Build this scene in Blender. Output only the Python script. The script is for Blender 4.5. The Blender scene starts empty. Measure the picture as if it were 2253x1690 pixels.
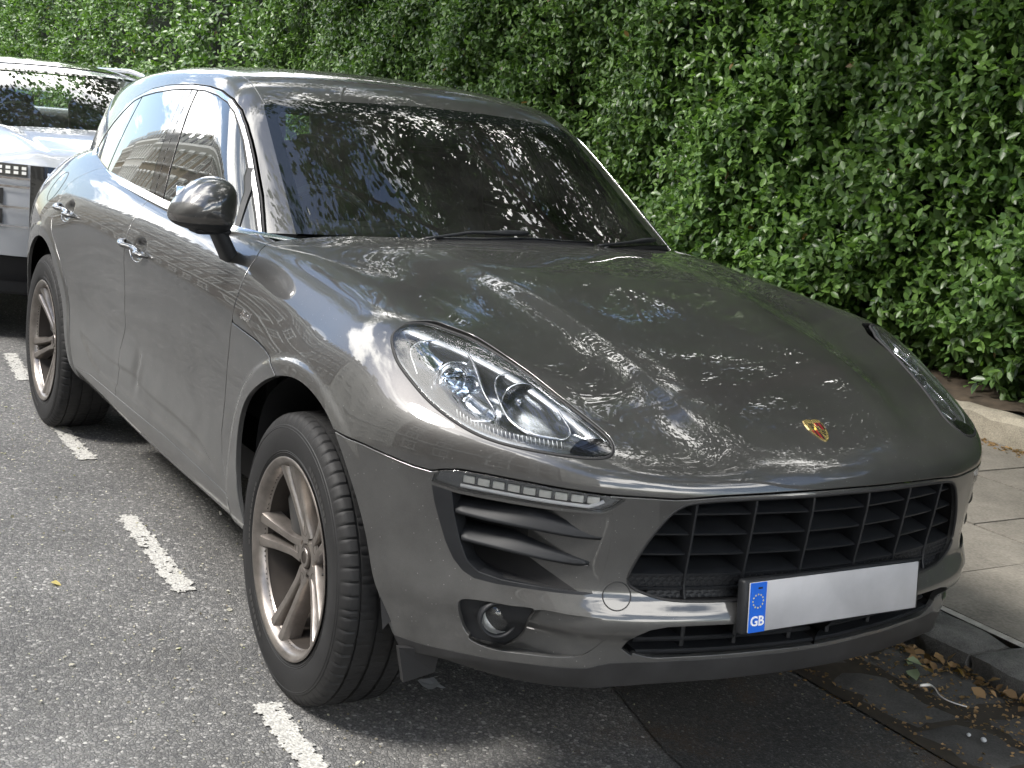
import bpy, bmesh, math, random, time
import numpy as np
from mathutils import Vector, Matrix
T0 = time.time()
sc = bpy.context.scene
COL = sc.collection
# ------------------------------------------------------------------ camera
# metres; x = the parked car's forward axis, y = its left (kerb side), z up; origin under its front axle
CAM_C = np.array([2.94511091, -2.16098508, 1.51319875])
CAM_YAW, CAM_PITCH, CAM_ROLL, CAM_F = 2.58260044, -0.202263151, 0.101788893, 2906.30751
def cam_axes():
    fw = np.array([math.cos(CAM_PITCH)*math.cos(CAM_YAW), math.cos(CAM_PITCH)*math.sin(CAM_YAW), math.sin(CAM_PITCH)])
    r = np.cross(fw, [0, 0, 1]); r /= np.linalg.norm(r); u = np.cross(r, fw)
    return fw, r*math.cos(CAM_ROLL)+u*math.sin(CAM_ROLL), -r*math.sin(CAM_ROLL)+u*math.cos(CAM_ROLL)
cd = bpy.data.cameras.new('camera'); cam = bpy.data.objects.new('camera', cd); COL.objects.link(cam)
fw, rt, up = cam_axes()
M = Matrix.Identity(4)
for i in range(3):
    M[i][0], M[i][1], M[i][2], M[i][3] = rt[i], up[i], -fw[i], CAM_C[i]
cam.matrix_world = M
cd.sensor_fit = 'HORIZONTAL'; cd.sensor_width = 36.0; cd.lens = 36.0*CAM_F/2253.0
cd.clip_start = 0.05; cd.clip_end = 600
sc.camera = cam
# ------------------------------------------------------------------ daylight
SUN_EL, SUN_AZ = math.radians(50), math.radians(-104)       # azimuth in the x-y plane, from +x
w = bpy.data.worlds.new('World'); sc.world = w; w.use_nodes = True
wn = w.node_tree; wl = wn.links; bg = wn.nodes['Background']
sky = wn.nodes.new('ShaderNodeTexSky'); sky.sky_type = 'NISHITA'; sky.sun_disc = False; sky.sun_elevation = SUN_EL
sky.sun_rotation = math.pi/2-SUN_AZ; sky.air_density = 1.0; sky.dust_density = 1.2; sky.ozone_density = 1.0
tcw = wn.nodes.new('ShaderNodeTexCoord'); mp = wn.nodes.new('ShaderNodeMapping'); mp.inputs['Scale'].default_value = (1.6, 1.6, 4.2); mp.inputs['Location'].default_value = (.35, .2, 0)
cn1 = wn.nodes.new('ShaderNodeTexNoise'); cn1.inputs['Scale'].default_value = 1.25; cn1.inputs['Detail'].default_value = 9; cn1.inputs['Roughness'].default_value = .56
cr = wn.nodes.new('ShaderNodeValToRGB'); cr.color_ramp.elements[0].position = .485; cr.color_ramp.elements[1].position = .57
mxw = wn.nodes.new('ShaderNodeMix'); mxw.data_type = 'RGBA'; mxw.inputs['B'].default_value = (24, 23.4, 22.4, 1)
wl.new(tcw.outputs['Generated'], mp.inputs['Vector']); wl.new(mp.outputs[0], cn1.inputs['Vector']); wl.new(cn1.outputs['Fac'], cr.inputs['Fac'])
wl.new(cr.outputs['Color'], mxw.inputs['Factor']); wl.new(sky.outputs[0], mxw.inputs['A']); wl.new(mxw.outputs['Result'], bg.inputs['Color'])
bg.inputs['Strength'].default_value = .13
sd_ = bpy.data.lights.new('sun', 'SUN'); sd_.energy = 2.1; sd_.angle = math.radians(14); sd_.color = (1, .96, .90)
so = bpy.data.objects.new('sun', sd_); COL.objects.link(so)
sdir = Vector((math.cos(SUN_EL)*math.cos(SUN_AZ), math.cos(SUN_EL)*math.sin(SUN_AZ), math.sin(SUN_EL)))
so.rotation_euler = sdir.to_track_quat('Z', 'Y').to_euler(); so.location = sdir*30
vs = sc.view_settings; vs.view_transform = 'Standard'; vs.look = 'None'; vs.exposure = 1.32; vs.gamma = 1.0; vs.use_curve_mapping = False
sc.cycles.max_bounces = 10; sc.cycles.transparent_max_bounces = 16; sc.cycles.glossy_bounces = 5; sc.cycles.transmission_bounces = 6; sc.cycles.diffuse_bounces = 3
sc.cycles.caustics_reflective = False; sc.cycles.caustics_refractive = False
# ------------------------------------------------------------------ numeric helpers
def spl(xs, ys):
    """natural cubic spline -> callable (ys may have trailing dims)"""
    xs = np.asarray(xs, float); ys = np.asarray(ys, float); n = len(xs); h = np.diff(xs)
    A = np.zeros((n, n)); B = np.zeros((n,)+ys.shape[1:]); A[0, 0] = A[-1, -1] = 1
    for i in range(1, n-1):
        A[i, i-1], A[i, i], A[i, i+1] = h[i-1], 2*(h[i-1]+h[i]), h[i]
        B[i] = 6*((ys[i+1]-ys[i])/h[i]-(ys[i]-ys[i-1])/h[i-1])
    m = np.linalg.solve(A, B.reshape(n, -1)).reshape(B.shape)
    def f(x):
        x = np.asarray(x, float); k = np.clip(np.searchsorted(xs, x)-1, 0, n-2)
        e = (slice(None),)*x.ndim+(None,)*(ys.ndim-1)
        xc = np.clip(x, xs[0]-1e9, xs[-1]+1e9); a = (xs[k+1]-xc)[e]; b = (xc-xs[k])[e]; hh = h[k][e]
        lo = np.clip(a/hh, None, 1.0)*0
        y = m[k]*a**3/(6*hh)+m[k+1]*b**3/(6*hh)+(ys[k]/hh-m[k]*hh/6)*a+(ys[k+1]/hh-m[k+1]*hh/6)*b
        sl0 = (ys[1]-ys[0])/h[0]-h[0]*m[1]/6; sl1 = (ys[-1]-ys[-2])/h[-1]+h[-1]*m[-2]/6
        y = np.where((x < xs[0])[e], ys[0]+sl0*((x-xs[0])[e]), y)
        return np.where((x > xs[-1])[e], ys[-1]+sl1*((x-xs[-1])[e]), y)
    return f
def tab1(f, a, b, n=2001):
    """fast lookup table of a 1-D function"""
    xs = np.linspace(a, b, n); ys = f(xs)
    return lambda x: np.interp(x, xs, ys)
def pwl(xs, ys): return lambda x: np.interp(x, xs, ys)
def smax(a, b, k):
    h = np.maximum(k-np.abs(a-b), 0)/k
    return np.maximum(a, b)+h*h*h*k/6
def smin(a, b, k): return -smax(-a, -b, k)
def sstep(a, b, x):
    t = np.clip((x-a)/(b-a), 0, 1); return t*t*t*(t*(6*t-15)+10)
def dens(pl, n=None, step=None, closed=False):
    pl = np.asarray(pl, float)
    if closed: pl = np.vstack([pl, pl[:1]])
    s = np.r_[0, np.cumsum(np.linalg.norm(np.diff(pl, axis=0), axis=1))]
    if n is None: n = max(2, int(s[-1]/step)+1)
    t = np.linspace(0, s[-1], n)
    return np.stack([np.interp(t, s, pl[:, i]) for i in range(pl.shape[1])], -1)
def smooth_line(pl, n, closed=False):
    """Catmull-Rom style smooth curve through points"""
    pl = np.asarray(pl, float)
    if closed:
        ext = np.vstack([pl[-3:], pl, pl[:4]]); s = np.r_[0, np.cumsum(np.linalg.norm(np.diff(ext, axis=0), axis=1)**.7)]
        f = spl(s, ext); return f(np.linspace(s[3], s[3+len(pl)], n, endpoint=False))
    s = np.r_[0, np.cumsum(np.linalg.norm(np.diff(pl, axis=0), axis=1)**.7)]
    return spl(s, pl)(np.linspace(0, s[-1], n))
def poly_sdf(p, poly, chunk=40000):
    """signed distance (negative inside) of 2-D points to a closed polygon"""
    a = np.asarray(poly, float); b = np.roll(a, -1, 0); out = np.empty(len(p))
    e = b-a; ee = (e**2).sum(1)+1e-18
    for i in range(0, len(p), chunk):
        q = p[i:i+chunk]; w = q[:, None]-a[None]
        t = np.clip((w*e).sum(2)/ee, 0, 1); d = np.sqrt(((w-t[..., None]*e)**2).sum(2).min(1))
        c1 = (a[None, :, 1] <= q[:, None, 1]); c2 = (b[None, :, 1] <= q[:, None, 1]); cr = e[:, 0]*w[..., 1]-e[:, 1]*w[..., 0]
        wn = (c1 & ~c2 & (cr > 0)).sum(1)-(~c1 & c2 & (cr < 0)).sum(1)
        out[i:i+chunk] = np.where(wn != 0, -d, d)
    return out
def line_sdf(p, pl, chunk=40000):
    """signed distance to an open polyline: positive on its left side"""
    a = np.asarray(pl, float)[:-1]; b = np.asarray(pl, float)[1:]; e = b-a; ee = (e**2).sum(1)+1e-18; n = len(a)
    out = np.empty(len(p))
    for i in range(0, len(p), chunk):
        q = p[i:i+chunk]; w = q[:, None]-a[None]; t0 = (w*e).sum(2)/ee; t = np.clip(t0, 0, 1)
        if n: t[:, 0] = np.minimum(t0[:, 0], 1); t[:, -1] = np.maximum(t0[:, -1], 0) if n > 1 else t0[:, -1]
        d2 = ((w-t[..., None]*e)**2).sum(2); k = d2.argmin(1); r = np.arange(len(q))
        cr = e[k, 0]*w[r, k, 1]-e[k, 1]*w[r, k, 0]
        out[i:i+chunk] = np.sign(cr)*np.sqrt(d2[r, k])
    return out
# ------------------------------------------------------------------ the parked car's skin as one smooth function
ZC = 0.55
SECT = {
 -3.90: [(0,1.14),(.50,1.12),(.58,1.08),(.65,1.0),(.69,.9),(.70,.7),(.68,.5),(.62,.4),(.4,.36),(0,.36)],
 -3.55: [(0,1.17),(.5,1.15),(.62,1.12),(.71,1.07),(.78,1.0),(.83,.93),(.86,.85),(.88,.7),(.865,.5),(.82,.38),(.5,.33),(0,.33)],
 -3.20: [(0,1.20),(.5,1.19),(.66,1.165),(.75,1.12),(.82,1.05),(.875,.975),(.912,.90),(.93,.82),(.935,.7),(.925,.5),(.90,.36),(.6,.3),(0,.3)],
 -2.80: [(0,1.20),(.5,1.195),(.70,1.175),(.785,1.13),(.845,1.07),(.893,1.0),(.930,.93),(.952,.87),(.960,.81),(.962,.74),(.957,.62),(.95,.50),(.94,.40),(.90,.32),(.6,.27),(0,.27)],
 -2.20: [(0,1.15),(.5,1.145),(.77,1.13),(.838,1.10),(.88,1.05),(.912,1.0),(.932,.95),(.939,.89),(.936,.80),(.928,.70),(.920,.62),(.924,.555),(.932,.49),(.933,.42),(.915,.335),(.80,.27),(.4,.25),(0,.25)],
 -1.40: [(0,1.125),(.5,1.115),(.77,1.10),(.843,1.080),(.884,1.035),(.912,.985),(.929,.94),(.934,.89),(.930,.80),(.923,.70),(.917,.63),(.921,.57),(.930,.51),(.936,.45),(.934,.39),(.915,.325),(.80,.27),(.4,.25),(0,.25)],
 -0.85: [(0,1.125),(.5,1.112),(.76,1.093),(.835,1.073),(.876,1.03),(.905,.98),(.923,.93),(.929,.88),(.928,.80),(.923,.70),(.919,.63),(.922,.57),(.930,.51),(.935,.45),(.932,.39),(.912,.325),(.80,.27),(.4,.25),(0,.25)],
 -0.50: [(0,1.125),(.2,1.122),(.38,1.114),(.55,1.103),(.70,1.091),(.785,1.076),(.832,1.052),(.872,1.012),(.899,.965),(.916,.915),(.925,.86),(.930,.77),(.930,.65),(.930,.53),(.931,.45),(.928,.385),(.905,.32),(.80,.27),(.4,.25),(0,.25)],
 -0.25: [(0,1.114),(.2,1.111),(.36,1.104),(.43,1.094),(.53,1.082),(.64,1.074),(.73,1.066),(.80,1.045),(.853,1.008),(.89,.96),(.915,.905),(.932,.85),(.942,.76),(.945,.65),(.942,.53),(.936,.44),(.93,.385),(.905,.32),(.80,.27),(.4,.25),(0,.25)],
  0.00: [(0,1.093),(.2,1.091),(.34,1.084),(.385,1.077),(.44,1.066),(.53,1.056),(.63,1.052),(.72,1.047),(.80,1.025),(.86,.982),(.90,.93),(.929,.875),(.947,.82),(.957,.76),(.960,.68),(.956,.56),(.945,.45),(.925,.36),(.88,.30),(.75,.26),(.4,.25),(0,.25)],
  0.25: [(0,1.053),(.2,1.050),(.31,1.044),(.352,1.037),(.40,1.027),(.48,1.017),(.58,1.013),(.68,1.015),(.76,1.008),(.82,.983),(.87,.940),(.907,.888),(.931,.83),(.947,.77),(.956,.70),(.956,.58),(.946,.45),(.925,.36),(.88,.29),(.75,.25),(.4,.24),(0,.24)],
  0.45: [(0,1.011),(.2,1.008),(.30,1.001),(.343,.993),(.39,.982),(.47,.973),(.55,.970),(.62,.968),(.70,.953),(.77,.922),(.83,.878),(.875,.83),(.905,.78),(.925,.72),(.935,.65),(.937,.55),(.928,.45),(.905,.36),(.86,.29),(.72,.25),(.4,.24),(0,.24)],
  0.65: [(0,.950),(.2,.947),(.29,.940),(.328,.931),(.37,.921),(.44,.910),(.51,.902),(.56,.896),(.64,.875),(.72,.842),(.78,.805),(.825,.755),(.852,.69),(.862,.6),(.862,.5),(.845,.40),(.80,.32),(.68,.26),(.4,.24),(0,.24)],
  0.80: [(0,.884),(.2,.880),(.27,.872),(.31,.862),(.36,.851),(.44,.841),(.50,.834),(.56,.825),(.64,.802),(.72,.765),(.77,.71),(.79,.65),(.79,.5),(.77,.4),(.72,.32),(.6,.27),(.4,.245),(0,.24)],
  0.95: [(0,.795),(.2,.791),(.3,.782),(.42,.765),(.52,.748),(.62,.712),(.68,.66),(.70,.6),(.70,.5),(.68,.4),(.63,.32),(.5,.28),(.3,.25),(0,.25)],
  1.15: [(0,.685),(.2,.681),(.3,.672),(.42,.655),(.52,.635),(.58,.60),(.61,.55),(.60,.45),(.56,.36),(.45,.3),(.3,.27),(0,.27)],
}
NTH = 361
TH = np.linspace(0, math.pi, NTH)
def section_r(pts):
    p = np.array(pts, float)
    p = np.vstack([p[2:0:-1]*[-1, 1], p, p[-2:-4:-1]*[-1, 1]])
    s = np.r_[0, np.cumsum(np.linalg.norm(np.diff(p, axis=0), axis=1))]
    q = spl(s, p)(np.linspace(s[2], s[-3], 3000))
    th = np.arctan2(np.maximum(q[:, 0], 0), q[:, 1]-ZC); th = np.maximum.accumulate(th)
    return np.interp(TH, th, np.hypot(q[:, 0], q[:, 1]-ZC))
SX = np.array(sorted(SECT)); SR = np.array([section_r(SECT[x]) for x in sorted(SECT)])
RX0, RDX, RNX = -3.95, 0.02, 262
RTAB = spl(SX, SR)(RX0+RDX*np.arange(RNX))
def cr_w(t):
    return (-.5*t+t*t-.5*t**3, 1-2.5*t*t+1.5*t**3, .5*t+2*t*t-1.5*t**3, -.5*t*t+.5*t**3)
def bs_w(t):
    return ((1-t)**3/6, (3*t**3-6*t*t+4)/6, (-3*t**3+3*t*t+3*t+1)/6, t**3/6)
def R_of(x, th):
    fx = np.clip((x-RX0)/RDX, 1, RNX-3.001); ft = np.clip(th/math.pi*(NTH-1), 0, NTH-1.001)
    ix = fx.astype(int); it = ft.astype(int); wx = bs_w(fx-ix); wt = bs_w(ft-it); r = 0
    for a in range(4):
        for b in range(4):
            jt = it-1+b; jt = np.where(jt < 0, -jt, jt); jt = np.where(jt > NTH-1, 2*(NTH-1)-jt, jt)
            r = r+wx[a]*wt[b]*RTAB[ix-1+a, jt]
    return r
# front end: plan sweep Q(|y|) behind a vertical profile P(z)
Qf = tab1(spl([0,.08,.15,.25,.34,.42,.50,.56,.62,.70,.78,.86,.92,1.0],[0,.003,.011,.024,.042,.062,.088,.115,.152,.225,.32,.43,.54,.70]), 0, 1.2)
Pf = tab1(spl([.20,.25,.29,.33,.365,.40,.43,.450,.470,.488,.51,.535,.56,.62,.70,.76,.82,.90,1.0],
              [.845,.872,.893,.905,.908,.909,.921,.944,.954,.953,.943,.931,.927,.932,.940,.945,.948,.948,.945]), .15, 1.1)
Ps = tab1(spl([.20,.25,.29,.34,.40,.48,.56,.66,.76,.90,1.0], [.845,.872,.890,.905,.918,.930,.936,.940,.944,.948,.945]), .15, 1.1)
Qr = tab1(spl([0,.3,.5,.65,.75,.85,.95],[0,.02,.06,.12,.19,.32,.5]), 0, 1.2)
def Xf(y, z):
    a = np.abs(y); P0 = Ps(z); return P0+(Pf(z)-P0)*(1-.75*sstep(.52, .86, a))-Qf(a)
class Tab2:
    """smooth 2-D lookup table (cubic B-spline over a regular grid)"""
    def __init__(s, x0, x1, y0, y1, h, fn):
        s.x0, s.y0, s.h = x0, y0, h; s.nx, s.ny = int((x1-x0)/h)+1, int((y1-y0)/h)+1
        g = np.stack(np.meshgrid(x0+h*np.arange(s.nx), y0+h*np.arange(s.ny), indexing='ij'), -1).reshape(-1, 2)
        s.t = fn(g).reshape(s.nx, s.ny)
    def __call__(s, x, y):
        fx = np.clip((x-s.x0)/s.h, 1, s.nx-3.001); fy = np.clip((y-s.y0)/s.h, 1, s.ny-3.001)
        ix, iy = fx.astype(int), fy.astype(int); wx, wy = bs_w(fx-ix), bs_w(fy-iy); r = 0
        for a in range(4):
            for b in range(4): r = r+wx[a]*wy[b]*s.t[ix-1+a, iy-1+b]
        return r
ARCH_F = np.array([(-.31,.0),(-.325,.35),(-.366,.45),(-.376,.56),(-.334,.68),(-.21,.768),(-.082,.818),(.06,.834),(.188,.810),(.273,.768),(.335,.70),(.385,.605),(.42,.50),(.45,.40),(.475,.33),(.50,.25),(.5,.0)])
ARCH_F2 = np.array([(-.46,.0),(-.465,.40),(-.455,.52),(-.412,.651),(-.318,.765),(-.153,.848),(.017,.873),(.156,.853),(.281,.802),(.372,.726),(.43,.62),(.458,.5),(.470,.4),(.485,.25),(.49,.0)])
ARCH_F = np.vstack([ARCH_F[:1], smooth_line(ARCH_F[1:-1], 70), ARCH_F[-1:]])
ARCH_R = np.array([(-3.2,.0),(-3.19,.45),(-3.15,.58),(-3.075,.69),(-2.96,.767),(-2.825,.810),(-2.694,.808),(-2.60,.775),(-2.53,.715),(-2.47,.629),(-2.41,.523),(-2.36,.414),(-2.33,.33),(-2.33,.0)])
ARCH_R = np.vstack([ARCH_R[:1], smooth_line(ARCH_R[1:-1], 70), ARCH_R[-1:]])
ARCH_R2 = np.array([(-3.25,.0),(-3.24,.5),(-3.18,.68),(-3.066,.80),(-2.907,.855),(-2.78,.868),(-2.657,.853),(-2.563,.815),(-2.487,.755),(-2.408,.66),(-2.35,.52),(-2.31,.40),(-2.29,.33),(-2.29,.0)])
ARCH_F2 = np.vstack([ARCH_F2[:1], smooth_line(ARCH_F2[1:-1], 60), ARCH_F2[-1:]]); ARCH_R2 = np.vstack([ARCH_R2[:1], smooth_line(ARCH_R2[1:-1], 60), ARCH_R2[-1:]])
SCAL = np.array([(-2.235,.527),(-2.025,.514),(-1.805,.508),(-1.6,.515),(-1.49,.523),(-1.40,.516),(-1.30,.505),(-1.158,.503),(-.981,.503),(-.817,.497),(-.706,.484),(-.61,.455),(-.525,.417),(-.60,.424),(-.80,.428),(-1.04,.431),(-1.32,.431),(-1.65,.420),(-1.89,.413),(-2.016,.432),(-2.152,.484)])
def side_relief(g):
    d = .007*sstep(0, .022, -poly_sdf(g, SCAL))
    for P in (ARCH_F2, ARCH_R2): d -= .006*sstep(-.004, .016, -poly_sdf(g, P))
    for cx, cz in ((-1.468, .950), (-2.480, .962)):
        e = np.hypot((g[:, 0]-cx-.02)/.085, (g[:, 1]-cz+.004)/.042); d += .024*(1-sstep(.25, 1.0, e))
    dx, dz = g[:, 0]+1.43, g[:, 1]-.535
    d += .011*np.exp(-(dx/.035)**2-(dz/.055)**2)-.006*np.exp(-((dx-.05)/.03)**2-(dz/.05)**2)
    return d
RIDGE = tab1(spl([-.40,-.026,.116,.315,.466,.615,.76,.90],[.395,.377,.358,.343,.335,.327,.311,.29]), -.6, 1.0)
RIDGE2 = tab1(spl([-.45,-.217,-.053,.064,.187,.327,.467,.556,.75],[.735,.668,.634,.606,.577,.557,.541,.531,.51]), -.6, 1.0)
def hood_relief(x, y):
    a = np.abs(y); d = a-RIDGE(x); e = a-RIDGE2(x); k = sstep(-.36, -.10, x)*sstep(.86, .70, x)
    up = .0065*np.exp(-np.sqrt(d*d+.007**2)/.07)*k+.0018*np.exp(-np.sqrt(e*e+.006**2)/.035)*sstep(-.40, -.20, x)*sstep(.72, .50, x)
    return -up
SREL = Tab2(-3.5, .7, .2, 1.15, .007, side_relief)
def f_body(p):
    x, y, z = p[:, 0], p[:, 1], p[:, 2]
    r = np.hypot(y, z-ZC); th = np.arctan2(np.abs(y), z-ZC)
    d = r-R_of(x, th)+SREL(x, z)*sstep(.72, .82, np.abs(y))*sstep(.7, .5, x)
    hd = (z > .80) & (x > -.42) & (x < .9); d[hd] += hood_relief(x[hd], y[hd])
    d = smax(d, (x-Xf(y, z))*.9, .11)
    d = smax(d, (-3.76+Qr(np.abs(y))-x)*.9, .2)
    return d
# greenhouse
Yb = tab1(spl([-3.7,-3.4,-3.0,-2.5,-2.0,-1.4,-.8,-.5,-.2],[.58,.66,.735,.797,.828,.838,.829,.808,.77]), -4, 0)
Zr = tab1(spl([-3.8,-3.4,-3.0,-2.5,-2.0,-1.6,-1.3,-1.15,-1.0,-.8],[1.33,1.455,1.525,1.572,1.592,1.585,1.553,1.525,1.49,1.42]), -4, 0)
def f_green(p):
    x, y, z = p[:, 0], np.abs(p[:, 1]), p[:, 2]; dz = z-1.085
    side = (y-(Yb(x)-.33*dz-.26*dz*dz))*.93
    roof = (z-(Zr(x)-.075*y*y-.12*y**4))*.98
    ws = ((x+.487)+dz*1.66+.03*dz*dz+.10*(y/.6)**2+.10*(y/.75)**4)*.52
    rear = (-(x+3.42)-dz*.55+.30*y*y)*.85
    d = smax(roof, ws, .10)
    d = smax(d, side, .09)
    return smax(d, rear, .15)
def grad(f, p, h=2e-3):
    g = np.empty_like(p)
    for i in range(3):
        e = np.zeros(3); e[i] = h; g[:, i] = (f(p+e)-f(p-e))/(2*h)
    return g/np.maximum(np.linalg.norm(g, axis=1, keepdims=True), 1e-9)
def shoot(f, o, d, r0, r1, n=40, it=22):
    """outermost crossing of f=0 along rays o + t d, searched from t=r1 inwards"""
    hi = np.full(len(o), r1); lo = np.full(len(o), r0); found = np.zeros(len(o), bool)
    ts = np.linspace(r1, r0, n)
    for a, b in zip(ts[:-1], ts[1:]):
        k = np.where(~found)[0]
        if len(k) == 0: break
        s = f(o[k]+d[k]*b) < 0; kk = k[s]; hi[kk] = a; lo[kk] = b; found[kk] = True
    for _ in range(it):
        m = .5*(lo+hi); s = f(o+d*m[:, None]) < 0; lo = np.where(s, m, lo); hi = np.where(s, hi, m)
    return o+d*(.5*(lo+hi))[:, None], found
class MM:
    """triangle soup with vertex normals"""
    def __init__(s, v, n, t): s.v, s.n, s.t = np.asarray(v, float), np.asarray(n, float), np.asarray(t, int)
def grid_tris(nu, nv, wrap=False):
    a = np.arange(nu*nv).reshape(nu, nv)
    if wrap: a = np.hstack([a, a[:, :1]])
    q = np.stack([a[:-1, :-1], a[1:, :-1], a[1:, 1:], a[:-1, 1:]], -1).reshape(-1, 4)
    return np.vstack([q[:, [0, 1, 2]], q[:, [0, 2, 3]]])
# ------------------------------------------------------------------ skin meshes
def arc_theta(x, n, th_end):
    th = np.linspace(0, th_end, 4000); r = R_of(np.full(4000, x), th)
    P = np.stack([r*np.sin(th), r*np.cos(th)], -1)
    s = np.r_[0, np.cumsum(np.linalg.norm(np.diff(P, axis=0), axis=1))]
    return np.interp(np.linspace(0, s[-1], n), s, th)
def build_body_half():
    th_end = math.atan2(.86, .30-ZC)
    th = np.r_[arc_theta(-.1, 226, th_end), np.linspace(th_end, math.pi, 10)[1:]]
    nt = len(th); S, C = np.sin(th), np.cos(th)
    xs = np.arange(-3.30, 0.0501, .0115)
    ph_f = np.radians(np.linspace(0, 88.5, 140)[1:]); ph_r = np.radians(np.linspace(88, 0, 30)[:-1])
    O, D = [], []
    for p in ph_r: O.append(np.tile([-3.30, 0, ZC], (nt, 1))); D.append(np.stack([-math.sin(p)+0*S, math.cos(p)*S, math.cos(p)*C], -1))
    for x in xs: O.append(np.tile([x, 0, ZC], (nt, 1))); D.append(np.stack([0*S, S, C], -1))
    for p in ph_f: O.append(np.tile([xs[-1], 0, ZC], (nt, 1))); D.append(np.stack([math.sin(p)+0*S, math.cos(p)*S, math.cos(p)*C], -1))
    O, D = np.vstack(O), np.vstack(D)
    P, ok = shoot(f_body, O, D, .1, 1.45, n=16)
    nr = len(O)//nt
    P[0::nt, 1] = 0
    N = grad(f_body, P)
    return P, N, nr, nt
def mirror_mesh(P, N, nr, nt, flip=False):
    """half grid (theta 0 = centre line) -> whole mesh"""
    P = P.reshape(nr, nt, 3); N = N.reshape(nr, nt, 3)
    N[:, 0, 1] = 0
    m = np.array([1, -1, 1.])
    Pf_ = np.concatenate([P[:, :0:-1], P*m], 1); Nf_ = np.concatenate([N[:, :0:-1], N*m], 1)
    t = grid_tris(nr, 2*nt-1)
    mm = MM(Pf_.reshape(-1, 3), Nf_.reshape(-1, 3), t)
    # orient outward
    a, b, c = (mm.v[mm.t[:, i]] for i in range(3)); fn = np.cross(b-a, c-a)
    bad = (fn*mm.n[mm.t[:, 0]]).sum(1) < 0
    mm.t[bad] = mm.t[bad][:, ::-1]
    return mm
def build_green_half():
    xs0, xs1, zc = -2.85, -1.30, 1.0
    el = np.radians(np.r_[np.linspace(0, 50, 46), np.linspace(50, 93, 74)[1:]])      # 0 = up
    nt = len(el); S, C = np.sin(el), np.cos(el)
    xs = np.arange(xs0, xs1+1e-6, .015)
    pf = np.radians(np.linspace(0, 84, 96)[1:]); pr = np.radians(np.linspace(80, 0, 44)[:-1])
    O, D = [], []
    for p in pr: O.append(np.tile([xs0, 0, zc], (nt, 1))); D.append(np.stack([-math.sin(p)+0*S, math.cos(p)*S, math.cos(p)*C], -1))
    for x in xs: O.append(np.tile([x, 0, zc], (nt, 1))); D.append(np.stack([0*S, S, C], -1))
    for p in pf: O.append(np.tile([xs[-1], 0, zc], (nt, 1))); D.append(np.stack([math.sin(p)+0*S, math.cos(p)*S, math.cos(p)*C], -1))
    O, D = np.vstack(O), np.vstack(D)
    P, ok = shoot(f_green, O, D, .02, 1.3, n=18)
    P[0::nt, 1] = 0
    return P, grad(f_green, P), len(O)//nt, nt
def new_mesh_obj(name, mm, mat, parent=None, smooth=True):
    me = bpy.data.meshes.new(name); nv, nt_ = len(mm.v), len(mm.t)
    me.vertices.add(nv); me.vertices.foreach_set('co', mm.v.astype(np.float32).ravel())
    me.loops.add(nt_*3); me.loops.foreach_set('vertex_index', mm.t.astype(np.int32).ravel())
    me.polygons.add(nt_); me.polygons.foreach_set('loop_start', np.arange(0, nt_*3, 3, dtype=np.int32)); me.polygons.foreach_set('loop_total', np.full(nt_, 3, np.int32))
    me.update(calc_edges=True)
    if mm.n is not None and smooth:
        me.polygons.foreach_set('use_smooth', np.ones(nt_, bool))
        me.normals_split_custom_set_from_vertices(mm.n.astype(np.float32).tolist() if False else [tuple(x) for x in mm.n])
    ob = bpy.data.objects.new(name, me); COL.objects.link(ob)
    if mat: me.materials.append(mat)
    if parent: ob.parent = parent
    return ob
# ------------------------------------------------------------------ cutting and finishing sheets
def split(mm, f):
    """cut a sheet along f = 0 -> (part with f<0, part with f>0)"""
    f = np.where(np.abs(f) < 1e-7, 1e-7, f); t = mm.t; s = f[t] < 0; k = s.sum(1)
    mix = np.where((k > 0) & (k < 3))[0]
    tm = t[mix]; sm = s[mix]
    one = np.where(k[mix] == 1, sm.argmax(1), (~sm).argmax(1))      # the odd vertex out
    r = np.arange(len(tm)); a = tm[r, one]; b = tm[r, (one+1) % 3]; c = tm[r, (one+2) % 3]
    nv = len(mm.v)
    def ekey(i, j): return np.minimum(i, j)*nv+np.maximum(i, j)
    keys = np.r_[ekey(a, b), ekey(a, c)]
    u, inv = np.unique(keys, return_inverse=True)
    i, j = u//nv, u % nv; w = (f[i]/(f[i]-f[j]))[:, None]
    v = np.vstack([mm.v, mm.v[i]*(1-w)+mm.v[j]*w]); n = mm.n[i]*(1-w)+mm.n[j]*w
    n = np.vstack([mm.n, n/np.maximum(np.linalg.norm(n, axis=1, keepdims=True), 1e-9)])
    ab, ac = nv+inv[:len(a)], nv+inv[len(a):]
    tri1 = np.stack([a, ab, ac], -1); q1 = np.stack([ab, b, c], -1); q2 = np.stack([ab, c, ac], -1)
    neg1 = k[mix] == 1
    neg = np.vstack([t[k == 3], tri1[neg1], q1[~neg1], q2[~neg1]]); pos = np.vstack([t[k == 0], tri1[~neg1], q1[neg1], q2[neg1]])
    return compact(MM(v, n, neg)), compact(MM(v, n, pos))
def compact(mm):
    if len(mm.t) == 0: return MM(np.zeros((0, 3)), np.zeros((0, 3)), np.zeros((0, 3), int))
    u, inv = np.unique(mm.t.ravel(), return_inverse=True)
    return MM(mm.v[u], mm.n[u], inv.reshape(-1, 3))
def keep(mm, f): return split(mm, f)[0]
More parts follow.
